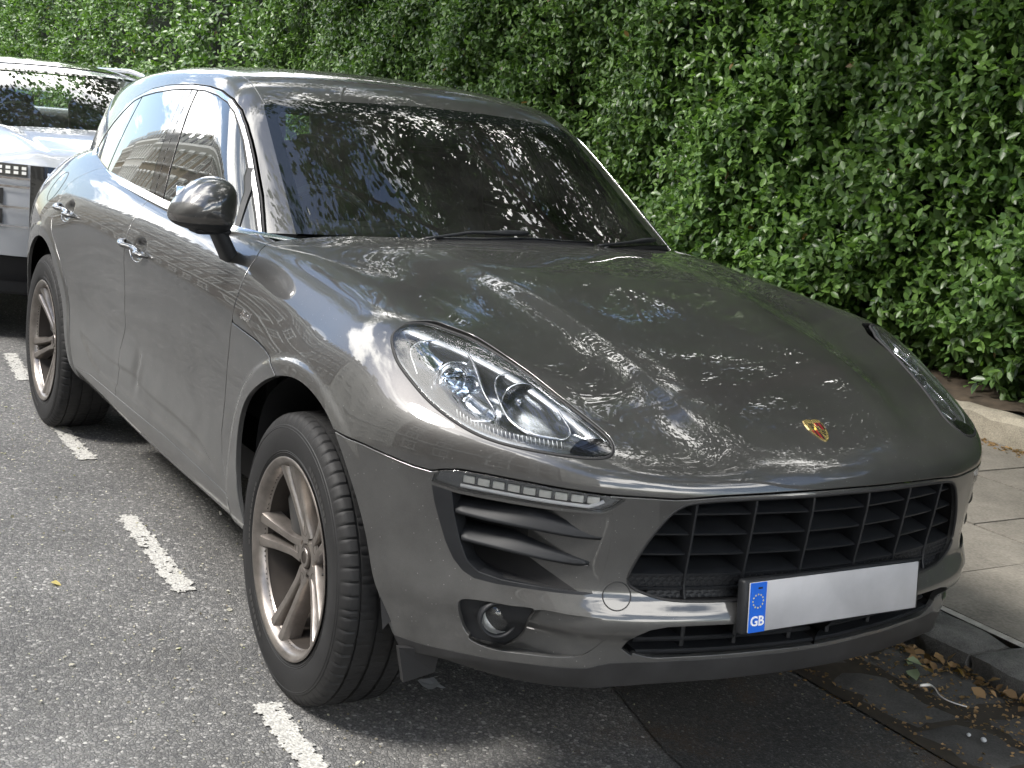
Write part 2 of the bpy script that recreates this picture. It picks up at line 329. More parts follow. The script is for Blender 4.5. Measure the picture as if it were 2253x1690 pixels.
def refine(mm, mask):
    """split every edge of the masked triangles (neighbours are split to match, so no cracks)"""
    t = mm.t; nv = len(mm.v); key = lambda i, j: np.minimum(i, j)*nv+np.maximum(i, j)
    k3 = np.stack([key(t[:, 0], t[:, 1]), key(t[:, 1], t[:, 2]), key(t[:, 2], t[:, 0])], 1)
    mk = np.unique(k3[mask]); 
    if len(mk) == 0: return mm
    pos = np.clip(np.searchsorted(mk, k3), 0, len(mk)-1); hit_ = mk[pos] == k3; mid = np.where(hit_, nv+pos, -1)
    i, j = mk//nv, mk % nv; v = np.vstack([mm.v, (mm.v[i]+mm.v[j])/2]); n = mm.n[i]+mm.n[j]; n = np.vstack([mm.n, n/np.maximum(np.linalg.norm(n, axis=1, keepdims=True), 1e-9)])
    c = hit_.sum(1); out = [t[c == 0]]
    for q in range(3):
        a, b, d = t[:, q], t[:, (q+1) % 3], t[:, (q+2) % 3]; m0, m1, m2 = mid[:, q], mid[:, (q+1) % 3], mid[:, (q+2) % 3]
        s1 = (c == 1) & (m0 >= 0); out += [np.stack([a, m0, d], -1)[s1], np.stack([m0, b, d], -1)[s1]]
        s2 = (c == 2) & (m2 < 0); out += [np.stack([a, m0, d], -1)[s2], np.stack([m0, b, m1], -1)[s2], np.stack([m0, m1, d], -1)[s2]]
    s3 = c == 3; a, b, d = t[s3].T; m0, m1, m2 = mid[s3].T
    out += [np.stack([a, m0, m2], -1), np.stack([m0, b, m1], -1), np.stack([m2, m1, d], -1), np.stack([m0, m1, m2], -1)]
    return MM(v, n, np.vstack(out))
def near(mm, f, d):
    return (np.abs(f)[mm.t].min(1) < d)
def boundary(mm):
    nv = len(mm.v); t = mm.t; e = np.vstack([t[:, [0, 1]], t[:, [1, 2]], t[:, [2, 0]]])
    es = np.sort(e, 1); key = es[:, 0]*nv+es[:, 1]; u, inv, cnt = np.unique(key, return_inverse=True, return_counts=True)
    return e[cnt[inv] == 1]
def lateral(mm, be):
    T = np.zeros_like(mm.v); d = mm.v[be[:, 1]]-mm.v[be[:, 0]]
    for q in (0, 1):
        c = np.cross(d, mm.n[be[:, q]]); np.add.at(T, be[:, q], c)
    l = np.linalg.norm(T, axis=1, keepdims=True); return T/np.maximum(l, 1e-9)
def flange(mm, depth=.014, rho=.002, skip=None):
    """roll the free edges of a panel inwards so that it shows thickness"""
    be = boundary(mm)
    if skip is not None and len(be): be = be[~skip((mm.v[be[:, 0]]+mm.v[be[:, 1]])/2)]
    if len(be) == 0: return mm
    T = lateral(mm, be); bv = np.unique(be); m = -np.ones(len(mm.v), int); m[bv] = np.arange(len(bv)); n0 = len(mm.v); nb = len(bv)
    v, n, t = mm.v[bv], mm.n[bv], T[bv]
    r1 = v+t*rho*.7-n*rho*.3; n1 = (n+t)/np.maximum(np.linalg.norm(n+t, axis=1, keepdims=True), 1e-6)
    r2 = v+t*rho-n*rho; r3 = v+t*rho-n*depth
    V = np.vstack([mm.v, r1, r2, r3]); N = np.vstack([mm.n, n1, t, t]); tr = [mm.t]
    a, b = be[:, 0], be[:, 1]; rings = [a, b], [n0+m[a], n0+m[b]], [n0+nb+m[a], n0+nb+m[b]], [n0+2*nb+m[a], n0+2*nb+m[b]]
    for (p, q), (p2, q2) in zip(rings[:-1], rings[1:]):
        tr += [np.stack([q, p, p2], -1), np.stack([q, p2, q2], -1)]
    return MM(V, N, np.vstack(tr))
def join(*ms):
    v, n, t, o = [], [], [], 0
    for m in ms:
        v.append(m.v); n.append(m.n); t.append(m.t+o); o += len(m.v)
    return MM(np.vstack(v), np.vstack(n), np.vstack(t))
def mirror_y(mm): return MM(mm.v*[1, -1, 1], mm.n*[1, -1, 1], mm.t[:, ::-1])
def recalc(mm):
    a, b, c = (mm.v[mm.t[:, i]] for i in range(3)); fn = np.cross(b-a, c-a); n = np.zeros_like(mm.v)
    for i in range(3): np.add.at(n, mm.t[:, i], fn)
    return MM(mm.v, n/np.maximum(np.linalg.norm(n, axis=1, keepdims=True), 1e-12), mm.t)
def sz(v):
    return np.stack([.95*np.arctan2(np.abs(v[:, 1]), v[:, 0]+.3), v[:, 2]], -1)
def xz(v): return v[:, [0, 2]]
# ------------------------------------------------------------------ free-form pieces
class MB:
    def __init__(s): s.v, s.f, s.sm = [], [], []
    def quad_strip(s, rings, closed=True, cap=False, smooth=True):
        o = len(s.v); n = len(rings[0])
        for r in rings: s.v += [tuple(map(float, p)) for p in r]
        for i in range(len(rings)-1):
            for j in range(n if closed else n-1):
                k = (j+1) % n; s.f.append((o+i*n+j, o+i*n+k, o+(i+1)*n+k, o+(i+1)*n+j)); s.sm.append(smooth)
        if cap:
            s.f.append(tuple(o+j for j in range(n))[::-1]); s.f.append(tuple(o+(len(rings)-1)*n+j for j in range(n))); s.sm += [False, False]
        return s
    def box(s, c, d, R=None):
        c, d = np.array(c, float), np.array(d, float)/2; o = len(s.v)
        for sx, sy, sz_ in ((-1,-1,-1),(1,-1,-1),(1,1,-1),(-1,1,-1),(-1,-1,1),(1,-1,1),(1,1,1),(-1,1,1)):
            p = d*[sx, sy, sz_]
            if R is not None: p = R@p
            s.v.append(tuple(c+p))
        for f in ((0,3,2,1),(4,5,6,7),(0,1,5,4),(1,2,6,5),(2,3,7,6),(3,0,4,7)): s.f.append(tuple(o+i for i in f)); s.sm.append(False)
        return s
    def bbox(s, c, d, b, R=None, seg=2):
        """box with rounded edges"""
        c, d = np.array(c, float), np.array(d, float)/2; b = min(b, *(d*.99))
        us = []
        for q in range(4):
            for k in range(seg+1):
                a = (q+k/seg)*math.pi/2; us.append((math.cos(a)*b+(d[0]-b)*(1 if q in (0, 3) else -1), math.sin(a)*b+(d[1]-b)*(1 if q in (0, 1) else -1)))
        rings = []
        for zz, ins in [(-d[2], b)]+[(-d[2]+b*(1-math.cos(t)), b*(1-math.sin(t))) for t in np.linspace(0, math.pi/2, seg+1)][1:]+[(d[2]-b*(1-math.cos(t)), b*(1-math.sin(t))) for t in np.linspace(math.pi/2, 0, seg+1)]:
            fx, fy = (d[0]-ins)/d[0], (d[1]-ins)/d[1]
            ring = [np.array([x*fx, y*fy, zz]) for x, y in us]
            rings.append([c+(R@p if R is not None else p) for p in ring])
        s.quad_strip(rings, cap=True); return s
    def tube(s, pts, r, n=8, cap=True, up=(0, 0, 1), flat=1.0):
        pts = np.array(pts, float); m = len(pts); rr = np.broadcast_to(r, (m,)); rings = []; u0 = np.array(up, float)
        for i in range(m):
            t = pts[min(i+1, m-1)]-pts[max(i-1, 0)]; t /= np.linalg.norm(t)+1e-12
            a = np.cross(u0, t)
            if np.linalg.norm(a) < 1e-4: a = np.cross([1, 0, 0], t)
            a /= np.linalg.norm(a); b = np.cross(t, a)
            rings.append([pts[i]+rr[i]*(a*math.cos(2*math.pi*k/n)+flat*b*math.sin(2*math.pi*k/n)) for k in range(n)])
        s.quad_strip(rings, cap=cap); return s
    def lathe(s, prof, n=48, c=(0, 0, 0), axis='y', closed_prof=False, smooth=True):
        """profile of (axial, radius) round an axis"""
        o = len(s.v); m = len(prof); c = np.array(c, float)
        for k in range(n):
            a = 2*math.pi*k/n
            for (h, r) in prof:
                p = {'y': (r*math.cos(a), h, r*math.sin(a)), 'x': (h, r*math.cos(a), r*math.sin(a)), 'z': (r*math.cos(a), r*math.sin(a), h)}[axis]
                s.v.append(tuple(c+p))
        for k in range(n):
            for i in range(m if closed_prof else m-1):
                j = (i+1) % m; k2 = (k+1) % n
                s.f.append((o+k*m+i, o+k2*m+i, o+k2*m+j, o+k*m+j)); s.sm.append(smooth)
        return s
    def poly(s, pts, smooth=False):
        o = len(s.v); s.v += [tuple(map(float, p)) for p in pts]; s.f.append(tuple(range(o, o+len(pts)))); s.sm.append(smooth); return s
    def prism(s, pts, off, smooth=False):
        """closed outline extruded by a vector"""
        pts = np.array(pts, float); off = np.array(off, float); s.quad_strip([pts, pts+off], cap=True, smooth=smooth); return s
    def grid(s, P, smooth=True, wrap=False):
        nu, nv = len(P), len(P[0]); o = len(s.v)
        for r in P: s.v += [tuple(map(float, p)) for p in r]
        for i in range(nu-1):
            for j in range(nv if wrap else nv-1):
                k = (j+1) % nv; s.f.append((o+i*nv+j, o+(i+1)*nv+j, o+(i+1)*nv+k, o+i*nv+k)); s.sm.append(smooth)
        return s
    def xform(s, fn): s.v = [tuple(fn(np.array(p))) for p in s.v]; return s
    def build(s, name, mat, parent=None, fix=True, angle=None):
        me = bpy.data.meshes.new(name); me.from_pydata(s.v, [], s.f)
        me.polygons.foreach_set('use_smooth', np.array(s.sm, bool))
        if fix:
            bm = bmesh.new(); bm.from_mesh(me); bmesh.ops.recalc_face_normals(bm, faces=bm.faces); bm.to_mesh(me); bm.free()
        if angle: me.set_sharp_from_angle(angle=math.radians(angle))
        me.update(); ob = bpy.data.objects.new(name, me); COL.objects.link(ob)
        if mat: me.materials.append(mat)
        if parent: ob.parent = parent
        return ob
def rotz(a): c, s = math.cos(a), math.sin(a); return np.array([[c, -s, 0], [s, c, 0], [0, 0, 1.]])
def roty(a): c, s = math.cos(a), math.sin(a); return np.array([[c, 0, s], [0, 1, 0], [-s, 0, c]])
def rotx(a): c, s = math.cos(a), math.sin(a); return np.array([[1, 0, 0], [0, c, -s], [0, s, c]])
def thing(name, label, cat, loc=(0, 0, 0), rz=0, group=None):
    o = bpy.data.objects.new(name, None); COL.objects.link(o); o.location = loc; o.rotation_euler = (0, 0, rz)
    o['label'] = label; o['category'] = cat
    if group: o['group'] = group
    return o
def tag(o, label, cat, group=None):
    o['label'] = label; o['category'] = cat
    if group: o['group'] = group
    return o
# ------------------------------------------------------------------ materials
def nmat(name):
    m = bpy.data.materials.new(name); m.use_nodes = True; nt = m.node_tree; return m, nt, nt.nodes['Principled BSDF']
def setp(b, **k):
    for a, v in k.items():
        b.inputs[a.replace('_', ' ')].default_value = v
def node(nt, t, **k):
    n = nt.nodes.new(t)
    for a, v in k.items():
        if a.startswith('i_'):
            n.inputs[a[2:].replace('_', ' ')].default_value = v
        else: setattr(n, a, v)
    return n
def simple(name, col, rough=.5, metal=0., spec=.5, var=.0, scale=8., coat=0., bump=0., bscale=200.):
    m, nt, b = nmat(name); setp(b, Base_Color=(*col, 1), Roughness=rough, Metallic=metal, Specular_IOR_Level=spec, Coat_Weight=coat)
    L = nt.links
    tc = node(nt, 'ShaderNodeTexCoord')
    if var:
        nz = node(nt, 'ShaderNodeTexNoise', i_Scale=scale, i_Detail=6., i_Roughness=.6); L.new(tc.outputs['Object'], nz.inputs['Vector'])
        r = node(nt, 'ShaderNodeValToRGB'); r.color_ramp.elements[0].position = .3; r.color_ramp.elements[1].position = .7
        r.color_ramp.elements[0].color = (*[c*(1-var) for c in col], 1); r.color_ramp.elements[1].color = (*[min(1, c*(1+var)) for c in col], 1)
        L.new(nz.outputs['Fac'], r.inputs['Fac']); L.new(r.outputs['Color'], b.inputs['Base Color'])
        mr = node(nt, 'ShaderNodeMapRange'); mr.inputs['To Min'].default_value = max(.02, rough*(1-var*.6)); mr.inputs['To Max'].default_value = min(1, rough*(1+var*.6))
        L.new(nz.outputs['Fac'], mr.inputs['Value']); L.new(mr.outputs['Result'], b.inputs['Roughness'])
    if bump:
        n2 = node(nt, 'ShaderNodeTexNoise', i_Scale=bscale, i_Detail=3.); L.new(tc.outputs['Object'], n2.inputs['Vector'])
        bp = node(nt, 'ShaderNodeBump', i_Strength=bump, i_Distance=.002); L.new(n2.outputs['Fac'], bp.inputs['Height']); L.new(bp.outputs['Normal'], b.inputs['Normal'])
    return m
def thin_glass(name, tint, ior=1.5, rough=0., dust=.0, gain=1.7):
    """one sheet of glass: mirror by Fresnel, otherwise tinted clear"""
    m = bpy.data.materials.new(name); m.use_nodes = True; nt = m.node_tree; nt.nodes.clear(); L = nt.links
    out = node(nt, 'ShaderNodeOutputMaterial'); gl = node(nt, 'ShaderNodeBsdfGlossy'); gl.inputs['Roughness'].default_value = rough; gl.inputs['Color'].default_value = (1, 1, 1, 1)
    tr = node(nt, 'ShaderNodeBsdfTransparent'); tr.inputs['Color'].default_value = (*tint, 1)
    fr = node(nt, 'ShaderNodeFresnel'); fr.inputs['IOR'].default_value = ior; mx = node(nt, 'ShaderNodeMixShader')
    ma = node(nt, 'ShaderNodeMath', operation='MULTIPLY_ADD', use_clamp=True); ma.inputs[1].default_value = gain; ma.inputs[2].default_value = .02
    geo = node(nt, 'ShaderNodeNewGeometry'); sub = node(nt, 'ShaderNodeMath', operation='SUBTRACT'); sub.inputs[0].default_value = 1.
    L.new(fr.outputs[0], ma.inputs[0]); L.new(ma.outputs[0], mx.inputs['Fac']); L.new(tr.outputs[0], mx.inputs[1]); L.new(gl.outputs[0], mx.inputs[2])
    last = mx
    if dust:
        tc = node(nt, 'ShaderNodeTexCoord'); nz = node(nt, 'ShaderNodeTexNoise', i_Scale=3., i_Detail=8., i_Roughness=.7); L.new(tc.outputs['Object'], nz.inputs['Vector'])
        mr = node(nt, 'ShaderNodeMapRange'); mr.inputs['From Min'].default_value = .3; mr.inputs['From Max'].default_value = .8; mr.inputs['To Max'].default_value = dust; L.new(nz.outputs['Fac'], mr.inputs['Value'])
        df = node(nt, 'ShaderNodeBsdfDiffuse'); df.inputs['Color'].default_value = (.5, .5, .47, 1); m2 = node(nt, 'ShaderNodeMixShader')
        L.new(mr.outputs[0], m2.inputs['Fac']); L.new(mx.outputs[0], m2.inputs[1]); L.new(df.outputs[0], m2.inputs[2]); last = m2
    L.new(last.outputs[0], out.inputs['Surface']); return m
def car_paint(name, col, dirt=(.20, .20, .195), dust=.20, metal=.55, flake=.4, cior=1.76):
    m, nt, b = nmat(name); L = nt.links
    setp(b, Metallic=metal, Roughness=.42, Coat_Weight=1., Coat_Roughness=.008, Coat_IOR=cior)
    tc = node(nt, 'ShaderNodeTexCoord')
    vo = node(nt, 'ShaderNodeTexVoronoi', i_Scale=2600.); L.new(tc.outputs['Object'], vo.inputs['Vector'])
    mixf = node(nt, 'ShaderNodeMix', data_type='RGBA'); mixf.inputs['A'].default_value = (*[c*(1-flake) for c in col], 1); mixf.inputs['B'].default_value = (*[c*(1+flake) for c in col], 1)
    sp = node(nt, 'ShaderNodeSeparateColor'); L.new(vo.outputs['Color'], sp.inputs[0]); L.new(sp.outputs[0], mixf.inputs['Factor'])
    # road dust: lower and patchy, plus fine specks on upward faces
    nz = node(nt, 'ShaderNodeTexNoise', i_Scale=5., i_Detail=9., i_Roughness=.65); L.new(tc.outputs['Object'], nz.inputs['Vector'])
    sx = node(nt, 'ShaderNodeSeparateXYZ'); L.new(tc.outputs['Object'], sx.inputs[0])
    hz = node(nt, 'ShaderNodeMapRange'); hz.inputs['From Min'].default_value = .95; hz.inputs['From Max'].default_value = .45; hz.inputs['To Min'].default_value = .30; hz.inputs['To Max'].default_value = 1.7; L.new(sx.outputs['Z'], hz.inputs['Value'])
    mr = node(nt, 'ShaderNodeMapRange'); mr.inputs['From Min'].default_value = .3; mr.inputs['From Max'].default_value = .75; mr.inputs['To Min'].default_value = dust*.3; mr.inputs['To Max'].default_value = dust; L.new(nz.outputs['Fac'], mr.inputs['Value'])
    mu = node(nt, 'ShaderNodeMath', operation='MULTIPLY', use_clamp=True); L.new(hz.outputs[0], mu.inputs[0]); L.new(mr.outputs[0], mu.inputs[1])
    v2 = node(nt, 'ShaderNodeTexVoronoi', i_Scale=130.); L.new(tc.outputs['Object'], v2.inputs['Vector'])
    lt = node(nt, 'ShaderNodeMath', operation='LESS_THAN'); lt.inputs[1].default_value = .16; L.new(v2.outputs['Distance'], lt.inputs[0])
    s2 = node(nt, 'ShaderNodeSeparateColor'); L.new(v2.outputs['Color'], s2.inputs[0]); g2 = node(nt, 'ShaderNodeMath', operation='GREATER_THAN'); g2.inputs[1].default_value = .90; L.new(s2.outputs[0], g2.inputs[0])
    sm = node(nt, 'ShaderNodeMath', operation='MULTIPLY'); L.new(lt.outputs[0], sm.inputs[0]); L.new(g2.outputs[0], sm.inputs[1])
    sm2 = node(nt, 'ShaderNodeMath', operation='MULTIPLY_ADD', use_clamp=True); sm2.inputs[1].default_value = .55; L.new(sm.outputs[0], sm2.inputs[0]); L.new(mu.outputs[0], sm2.inputs[2])
    df = node(nt, 'ShaderNodeBsdfDiffuse'); df.inputs['Color'].default_value = (*dirt, 1)
    mx = node(nt, 'ShaderNodeMixShader'); out = nt.nodes['Material Output']
    L.new(mixf.outputs['Result'], b.inputs['Base Color']); L.new(sm2.outputs[0], mx.inputs['Fac']); L.new(b.outputs[0], mx.inputs[1]); L.new(df.outputs[0], mx.inputs[2]); L.new(mx.outputs[0], out.inputs['Surface'])
    return m
M_paint = car_paint('grey_metallic_paint', (.030, .0295, .029))
M_lip = simple('lower_lip_paint', (.024, .024, .025), .45, .2, var=.25, scale=14)
M_plastic = simple('black_plastic', (.011, .012, .014), .52, spec=.35, var=.2, scale=20, bump=.15, bscale=900)
M_black = simple('dark_cavity', (.008, .008, .009), .8)
M_gloss = simple('gloss_black', (.006, .006, .007), .06, coat=.6)
M_rubber = simple('rubber_seal', (.012, .012, .013), .65)
M_frit = simple('black_glass_edge', (.006, .007, .007), .03, spec=.6)
M_chrome = simple('satin_chrome', (.80, .80, .80), .14, 1.)
M_chrome2 = simple('bright_chrome', (.85, .85, .86), .05, 1.)
M_glass = thin_glass('car_glass', (.62, .70, .65), 1.5, dust=.03, gain=1.8)
M_screen = thin_glass('windscreen_glass', (.72, .80, .74), 1.5, dust=.035, gain=1.15)
M_lens = thin_glass('clear_lens', (.94, .95, .96), 1.45, dust=.05, gain=.85)
# ------------------------------------------------------------------ the grey car: outlines in its own coordinates
# (s, z): s = arc round the nose measured from the centre line, z = height
HOOD_S = [0,.08,.136,.194,.254,.30,.335,.36,.386,.419,.447,.495,.569,.646,.695,.722,.745,.783,.827,.893,.93,.976,1.294,1.379,1.429,1.502,1.615,1.714,1.9]
HOOD_Z = [.771,.770,.769,.767,.764,.759,.756,.757,.758,.758,.758,.760,.762,.762,.760,.753,.744,.746,.752,.761,.763,.768,.812,.842,.853,.860,.865,.871,.875]
hood_z = pwl(HOOD_S, HOOD_Z)
HL = smooth_line([(.916,.975),(.925,.990),(.919,1.005),(.904,1.011),(.879,1.013),(.839,1.009),(.80,1.003),(.759,.996),(.717,.986),(.676,.974),(.60,.946),(.54,.916),(.487,.886),(.456,.866),(.441,.850),(.442,.836),(.457,.828),(.506,.825),(.562,.826),(.621,.829),(.673,.838),(.727,.857),(.783,.883),(.836,.914),(.881,.943)], 160, True)
GR = np.array([(-.02,.760),(.013,.760),(.082,.759),(.136,.758),(.194,.757),(.254,.754),(.293,.750),(.312,.746),(.325,.739),(.335,.729),(.345,.715),(.355,.697),(.363,.680),(.372,.66),(.378,.643),(.385,.623),(.39,.605),(.395,.588),(.397,.573),(.395,.562),(.388,.553),(.378,.546),(.358,.537),(.338,.530),(.317,.526),(.29,.524),(.256,.523),(.199,.523),(-.02,.523)])
DRL = np.array([(.740,.722),(.737,.738),(.725,.748),(.701,.755),(.646,.757),(.569,.756),(.495,.754),(.447,.752),(.421,.750),(.437,.730),(.454,.720),(.492,.720),(.565,.719),(.643,.716),(.698,.716)])
INTK = np.array([(.741,.714),(.734,.68),(.721,.638),(.707,.596),(.690,.560),(.671,.538),(.65,.527),(.615,.525),(.563,.528),(.518,.530),(.468,.531),(.452,.536),(.444,.552),(.438,.587),(.434,.627),(.431,.666),(.432,.70),(.437,.722),(.454,.713),(.492,.712),(.565,.711),(.643,.709),(.698,.709)])
BEZ = [(.708,.73),(.697,.662),(.682,.603),(.665,.560),(.644,.542),(.602,.535),(.518,.536),(.46,.536)]
FOGB = smooth_line([(.673,.463),(.668,.473),(.645,.480),(.608,.484),(.572,.487),(.543,.488),(.548,.469),(.553,.44),(.562,.41),(.579,.391),(.594,.384),(.619,.382),(.647,.387),(.662,.407),(.670,.433)], 70, True)
FOGS = smooth_line([(.540,.489),(.498,.491),(.429,.489),(.406,.481),(.409,.464),(.427,.42),(.45,.391),(.467,.382),(.512,.375),(.564,.371),(.618,.369),(.652,.384),(.60,.43),(.56,.47)], 70, True)
LOW = np.array([(-.02,.484),(.083,.482),(.203,.479),(.268,.478),(.326,.476),(.355,.468),(.373,.452),(.384,.425),(.391,.408),(.398,.397),(.397,.390),(.389,.386),(.369,.384),(.294,.384),(.188,.385),(.074,.386),(-.02,.386)])
lip_z = pwl([0,.277,.355,.403,.424,.441,.485,.562,.674,.732,.801,.839,1.0], [.378,.377,.376,.373,.366,.357,.353,.349,.342,.339,.342,.346,.35])
bot_z = pwl([0,.3,.49,.7,.85,1.0], [.330,.324,.305,.285,.27,.265])
door_x = pwl([.38,.43,.489,.554,.654,.797,.887,.953,1.004,1.044,1.074,1.2], [-.437,-.469,-.515,-.536,-.522,-.512,-.520,-.528,-.543,-.559,-.603,-.70])
mid_x = pwl([.38,.517,.559,.597,.659,.806,.922,.977,1.0,1.043,1.072,1.10], [-1.642,-1.645,-1.658,-1.645,-1.612,-1.594,-1.60,-1.622,-1.632,-1.645,-1.652,-1.66])
rear_x = pwl([.33,.40,.52,.66,.755,.815,.853,.9,.957,.984,1.016,1.038,1.069,1.11,1.13,1.2], [-2.288,-2.305,-2.345,-2.40,-2.478,-2.555,-2.625,-2.665,-2.69,-2.70,-2.71,-2.705,-2.66,-2.55,-2.50,-2.40])
sill_z = pwl([-2.32,-2.285,-2.2,-2.04,-1.65,-1.32,-1.04,-.72,-.5,-.4], [.362,.364,.368,.386,.393,.401,.407,.398,.391,.383])
hood_x = pwl([0,.1,.2,.33,.45,.574,.66,.737,.79,.81,.85], [-.334,-.337,-.348,-.378,-.408,-.450,-.482,-.515,-.56,-.60,-.63])
ws_y = pwl([1.04,1.071,1.117,1.211,1.31,1.401,1.464,1.55], [.684,.679,.671,.651,.630,.610,.594,.575])
ws_zt = pwl([0,.2,.33,.5,.594,.7], [1.497,1.493,1.487,1.474,1.464,1.45])
ditch_y = pwl([-3.4,-2.6,-1.9,-1.73,-1.55,-1.394,-1.318,-1.26], [.50,.535,.552,.558,.575,.588,.592,.594])
CHR_UP = [(-2.915,1.11),(-2.901,1.144),(-2.885,1.19),(-2.85,1.250),(-2.78,1.308),(-2.687,1.360),(-2.568,1.415),(-2.335,1.460),(-2.119,1.481),(-1.815,1.495),(-1.624,1.494),(-1.478,1.484),(-1.354,1.462),(-1.267,1.431),(-1.189,1.388),(-1.112,1.340),(-1.048,1.298),(-.975,1.248),(-.892,1.191),(-.82,1.138),(-.736,1.075),(-.66,1.01)]
GLS_UP = [(-2.890,1.160),(-2.873,1.193),(-2.838,1.245),(-2.768,1.299),(-2.675,1.349),(-2.556,1.401),(-2.428,1.427),(-2.24,1.449),(-2.026,1.467),(-1.825,1.477),(-1.634,1.478),(-1.485,1.468),(-1.368,1.450),(-1.277,1.421),(-1.201,1.381),(-1.127,1.337),(-1.063,1.294),(-.988,1.243),(-.905,1.186),(-.840,1.140),(-.775,1.093)]
GLS_LO = [(-.80,1.094),(-.90,1.097),(-1.10,1.100),(-1.384,1.100),(-1.579,1.106),(-1.925,1.115),(-2.212,1.121),(-2.456,1.125),(-2.644,1.131),(-2.78,1.143),(-2.855,1.150)]
CHROME = np.array(CHR_UP+[(-.66,.95),(-2.915,.95)])
GLASS = np.array(GLS_UP+GLS_LO)
P_FRONT = [(-1.735,1.49),(-1.731,1.478),(-1.700,1.405),(-1.658,1.335),(-1.618,1.265),(-1.575,1.189),(-1.535,1.119),(-1.52,1.09)]
P_REAR = [(-1.872,1.49),(-1.867,1.473),(-1.845,1.417),(-1.815,1.335),(-1.783,1.258),(-1.740,1.18),(-1.700,1.113),(-1.69,1.09)]
P_MID = [(-1.80,1.49),(-1.79,1.469),(-1.758,1.365),(-1.717,1.275),(-1.677,1.193),(-1.64,1.118),(-1.63,1.09)]
P_QUART = [(-2.445,1.45),(-2.44,1.42),(-2.435,1.336),(-2.432,1.256),(-2.430,1.189),(-2.428,1.124),(-2.428,1.09)]
P_TRI = [(-1.008,1.262),(-.992,1.245),(-.935,1.201),(-.88,1.14),(-.835,1.087)]
def bpt(s, z, side=-1, f=f_body):
    s = np.atleast_1d(np.asarray(s, float)); z = np.broadcast_to(np.asarray(z, float), s.shape); a = s/.95
    o = np.stack([np.full(len(s), -.3), 0*s, z], -1); d = np.stack([np.cos(a), side*np.sin(a), 0*s], -1)
    P, _ = shoot(f, o, d, .4, 1.6, n=24); return P, grad(f, P)
def spt(x, z, side=-1, f=f_body):
    x = np.atleast_1d(np.asarray(x, float)); z = np.broadcast_to(np.asarray(z, float), x.shape)
    P, _ = shoot(f, np.stack([x, 0*x, z], -1), np.stack([0*x, np.full(len(x), float(side)), 0*x], -1), .3, 1.2, n=24); return P, grad(f, P)
# ------------------------------------------------------------------ the grey car: panels
car = thing('parked_car', 'dark grey metallic car with a gold bonnet crest, nearest the camera', 'car')
GAP = .0034
def panel(name, mm, m, depth=.014, rho=.0018, parent=None):
    return new_mesh_obj(name, flange(mm, depth, rho), m, parent or car)
def lr(mm): return split(mm, mm.v[:, 1])
body = mirror_mesh(*build_body_half())
green = mirror_mesh(*build_green_half())
# local refinement where outlines will be cut
for it in range(1):
    q = sz(body.v); front = body.v[:, 0] > -.2
    nearm = np.zeros(len(body.t), bool)
    for P in (HL, DRL, INTK, FOGB, FOGS, LOW, GR):
        d = np.full(len(body.v), 9.); d[front] = poly_sdf(q[front], P); nearm |= near(body, d, .012)
    body = refine(body, nearm)
# the greenhouse stands on the body, the body is open under it
low, green = split(green, f_body(green.v))
under, body = split(body, np.maximum(f_green(body.v), .98-body.v[:, 2])-.002)
body = keep(body, .20-body.v[:, 2])
# wheel openings
for A in (ARCH_F, ARCH_R):
    d = poly_sdf(xz(body.v), A); d = np.where(np.abs(body.v[:, 1]) > .5, d, .5); body = keep(body, -d)
# bonnet with wings
q = sz(body.v); x = body.v[:, 0]
fh = np.maximum(np.maximum(hood_z(q[:, 1]*0+q[:, 0])-q[:, 1], door_x(q[:, 1])-x), hood_x(np.abs(body.v[:, 1]))-x)
hood, rest = split(body, fh+GAP)
_, rest = split(rest, np.maximum(np.maximum(hood_z(sz(rest.v)[:, 0])-rest.v[:, 2], door_x(rest.v[:, 2])-rest.v[:, 0]), hood_x(np.abs(rest.v[:, 1]))-rest.v[:, 0])-GAP)
dH = poly_sdf(sz(hood.v), HL); dH = np.where(hood.v[:, 0] > 0, dH, .5)
hood_h, hood = split(hood, dH-.004)
lens = keep(hood_h, poly_sdf(sz(hood_h.v), HL)+.0025)
panel('hood', hood, M_paint)
# behind the door line / in front of it
fd = rest.v[:, 0]-door_x(rest.v[:, 2])
rear, fore = split(rest, fd+GAP); _, fore = split(fore, fore.v[:, 0]-door_x(fore.v[:, 2])-GAP)
rear = keep(rear, np.minimum(np.minimum(.775-np.abs(rear.v[:, 1]), rear.v[:, 0]+1.2), rear.v[:, 2]-.9))     # the cowl strip is open
blade, bumper = split(fore, fore.v[:, 0]-.0)
for m in lr(blade): panel('wing_panel', m, M_paint)
# sill, doors, rear quarter
wide = np.abs(rear.v[:, 1]) > .6
fs = np.where((rear.v[:, 0] > -2.33) & wide, rear.v[:, 2]-sill_z(rear.v[:, 0]), .3)
sill, up_ = split(rear, fs+GAP*.6); _, up_ = split(up_, np.where((up_.v[:, 0] > -2.33) & (np.abs(up_.v[:, 1]) > .6), up_.v[:, 2]-sill_z(up_.v[:, 0]), .3)-GAP*.6)
for m in lr(keep(sill, .28-sill.v[:, 2])): panel('sill', m, M_paint)
fm = mid_x(up_.v[:, 2])-up_.v[:, 0]
dfront, back = split(up_, fm+GAP); _, back = split(back, mid_x(back.v[:, 2])-back.v[:, 0]-GAP)
drear, quarter = split(back, rear_x(back.v[:, 2])-back.v[:, 0]+GAP); _, quarter = split(quarter, rear_x(quarter.v[:, 2])-quarter.v[:, 0]-GAP)
front_doors = [panel('front_door', m, M_paint) for m in lr(dfront)]
rear_doors = [panel('rear_door', m, M_paint) for m in lr(drear)]
panel('rear_quarter', quarter, M_paint)
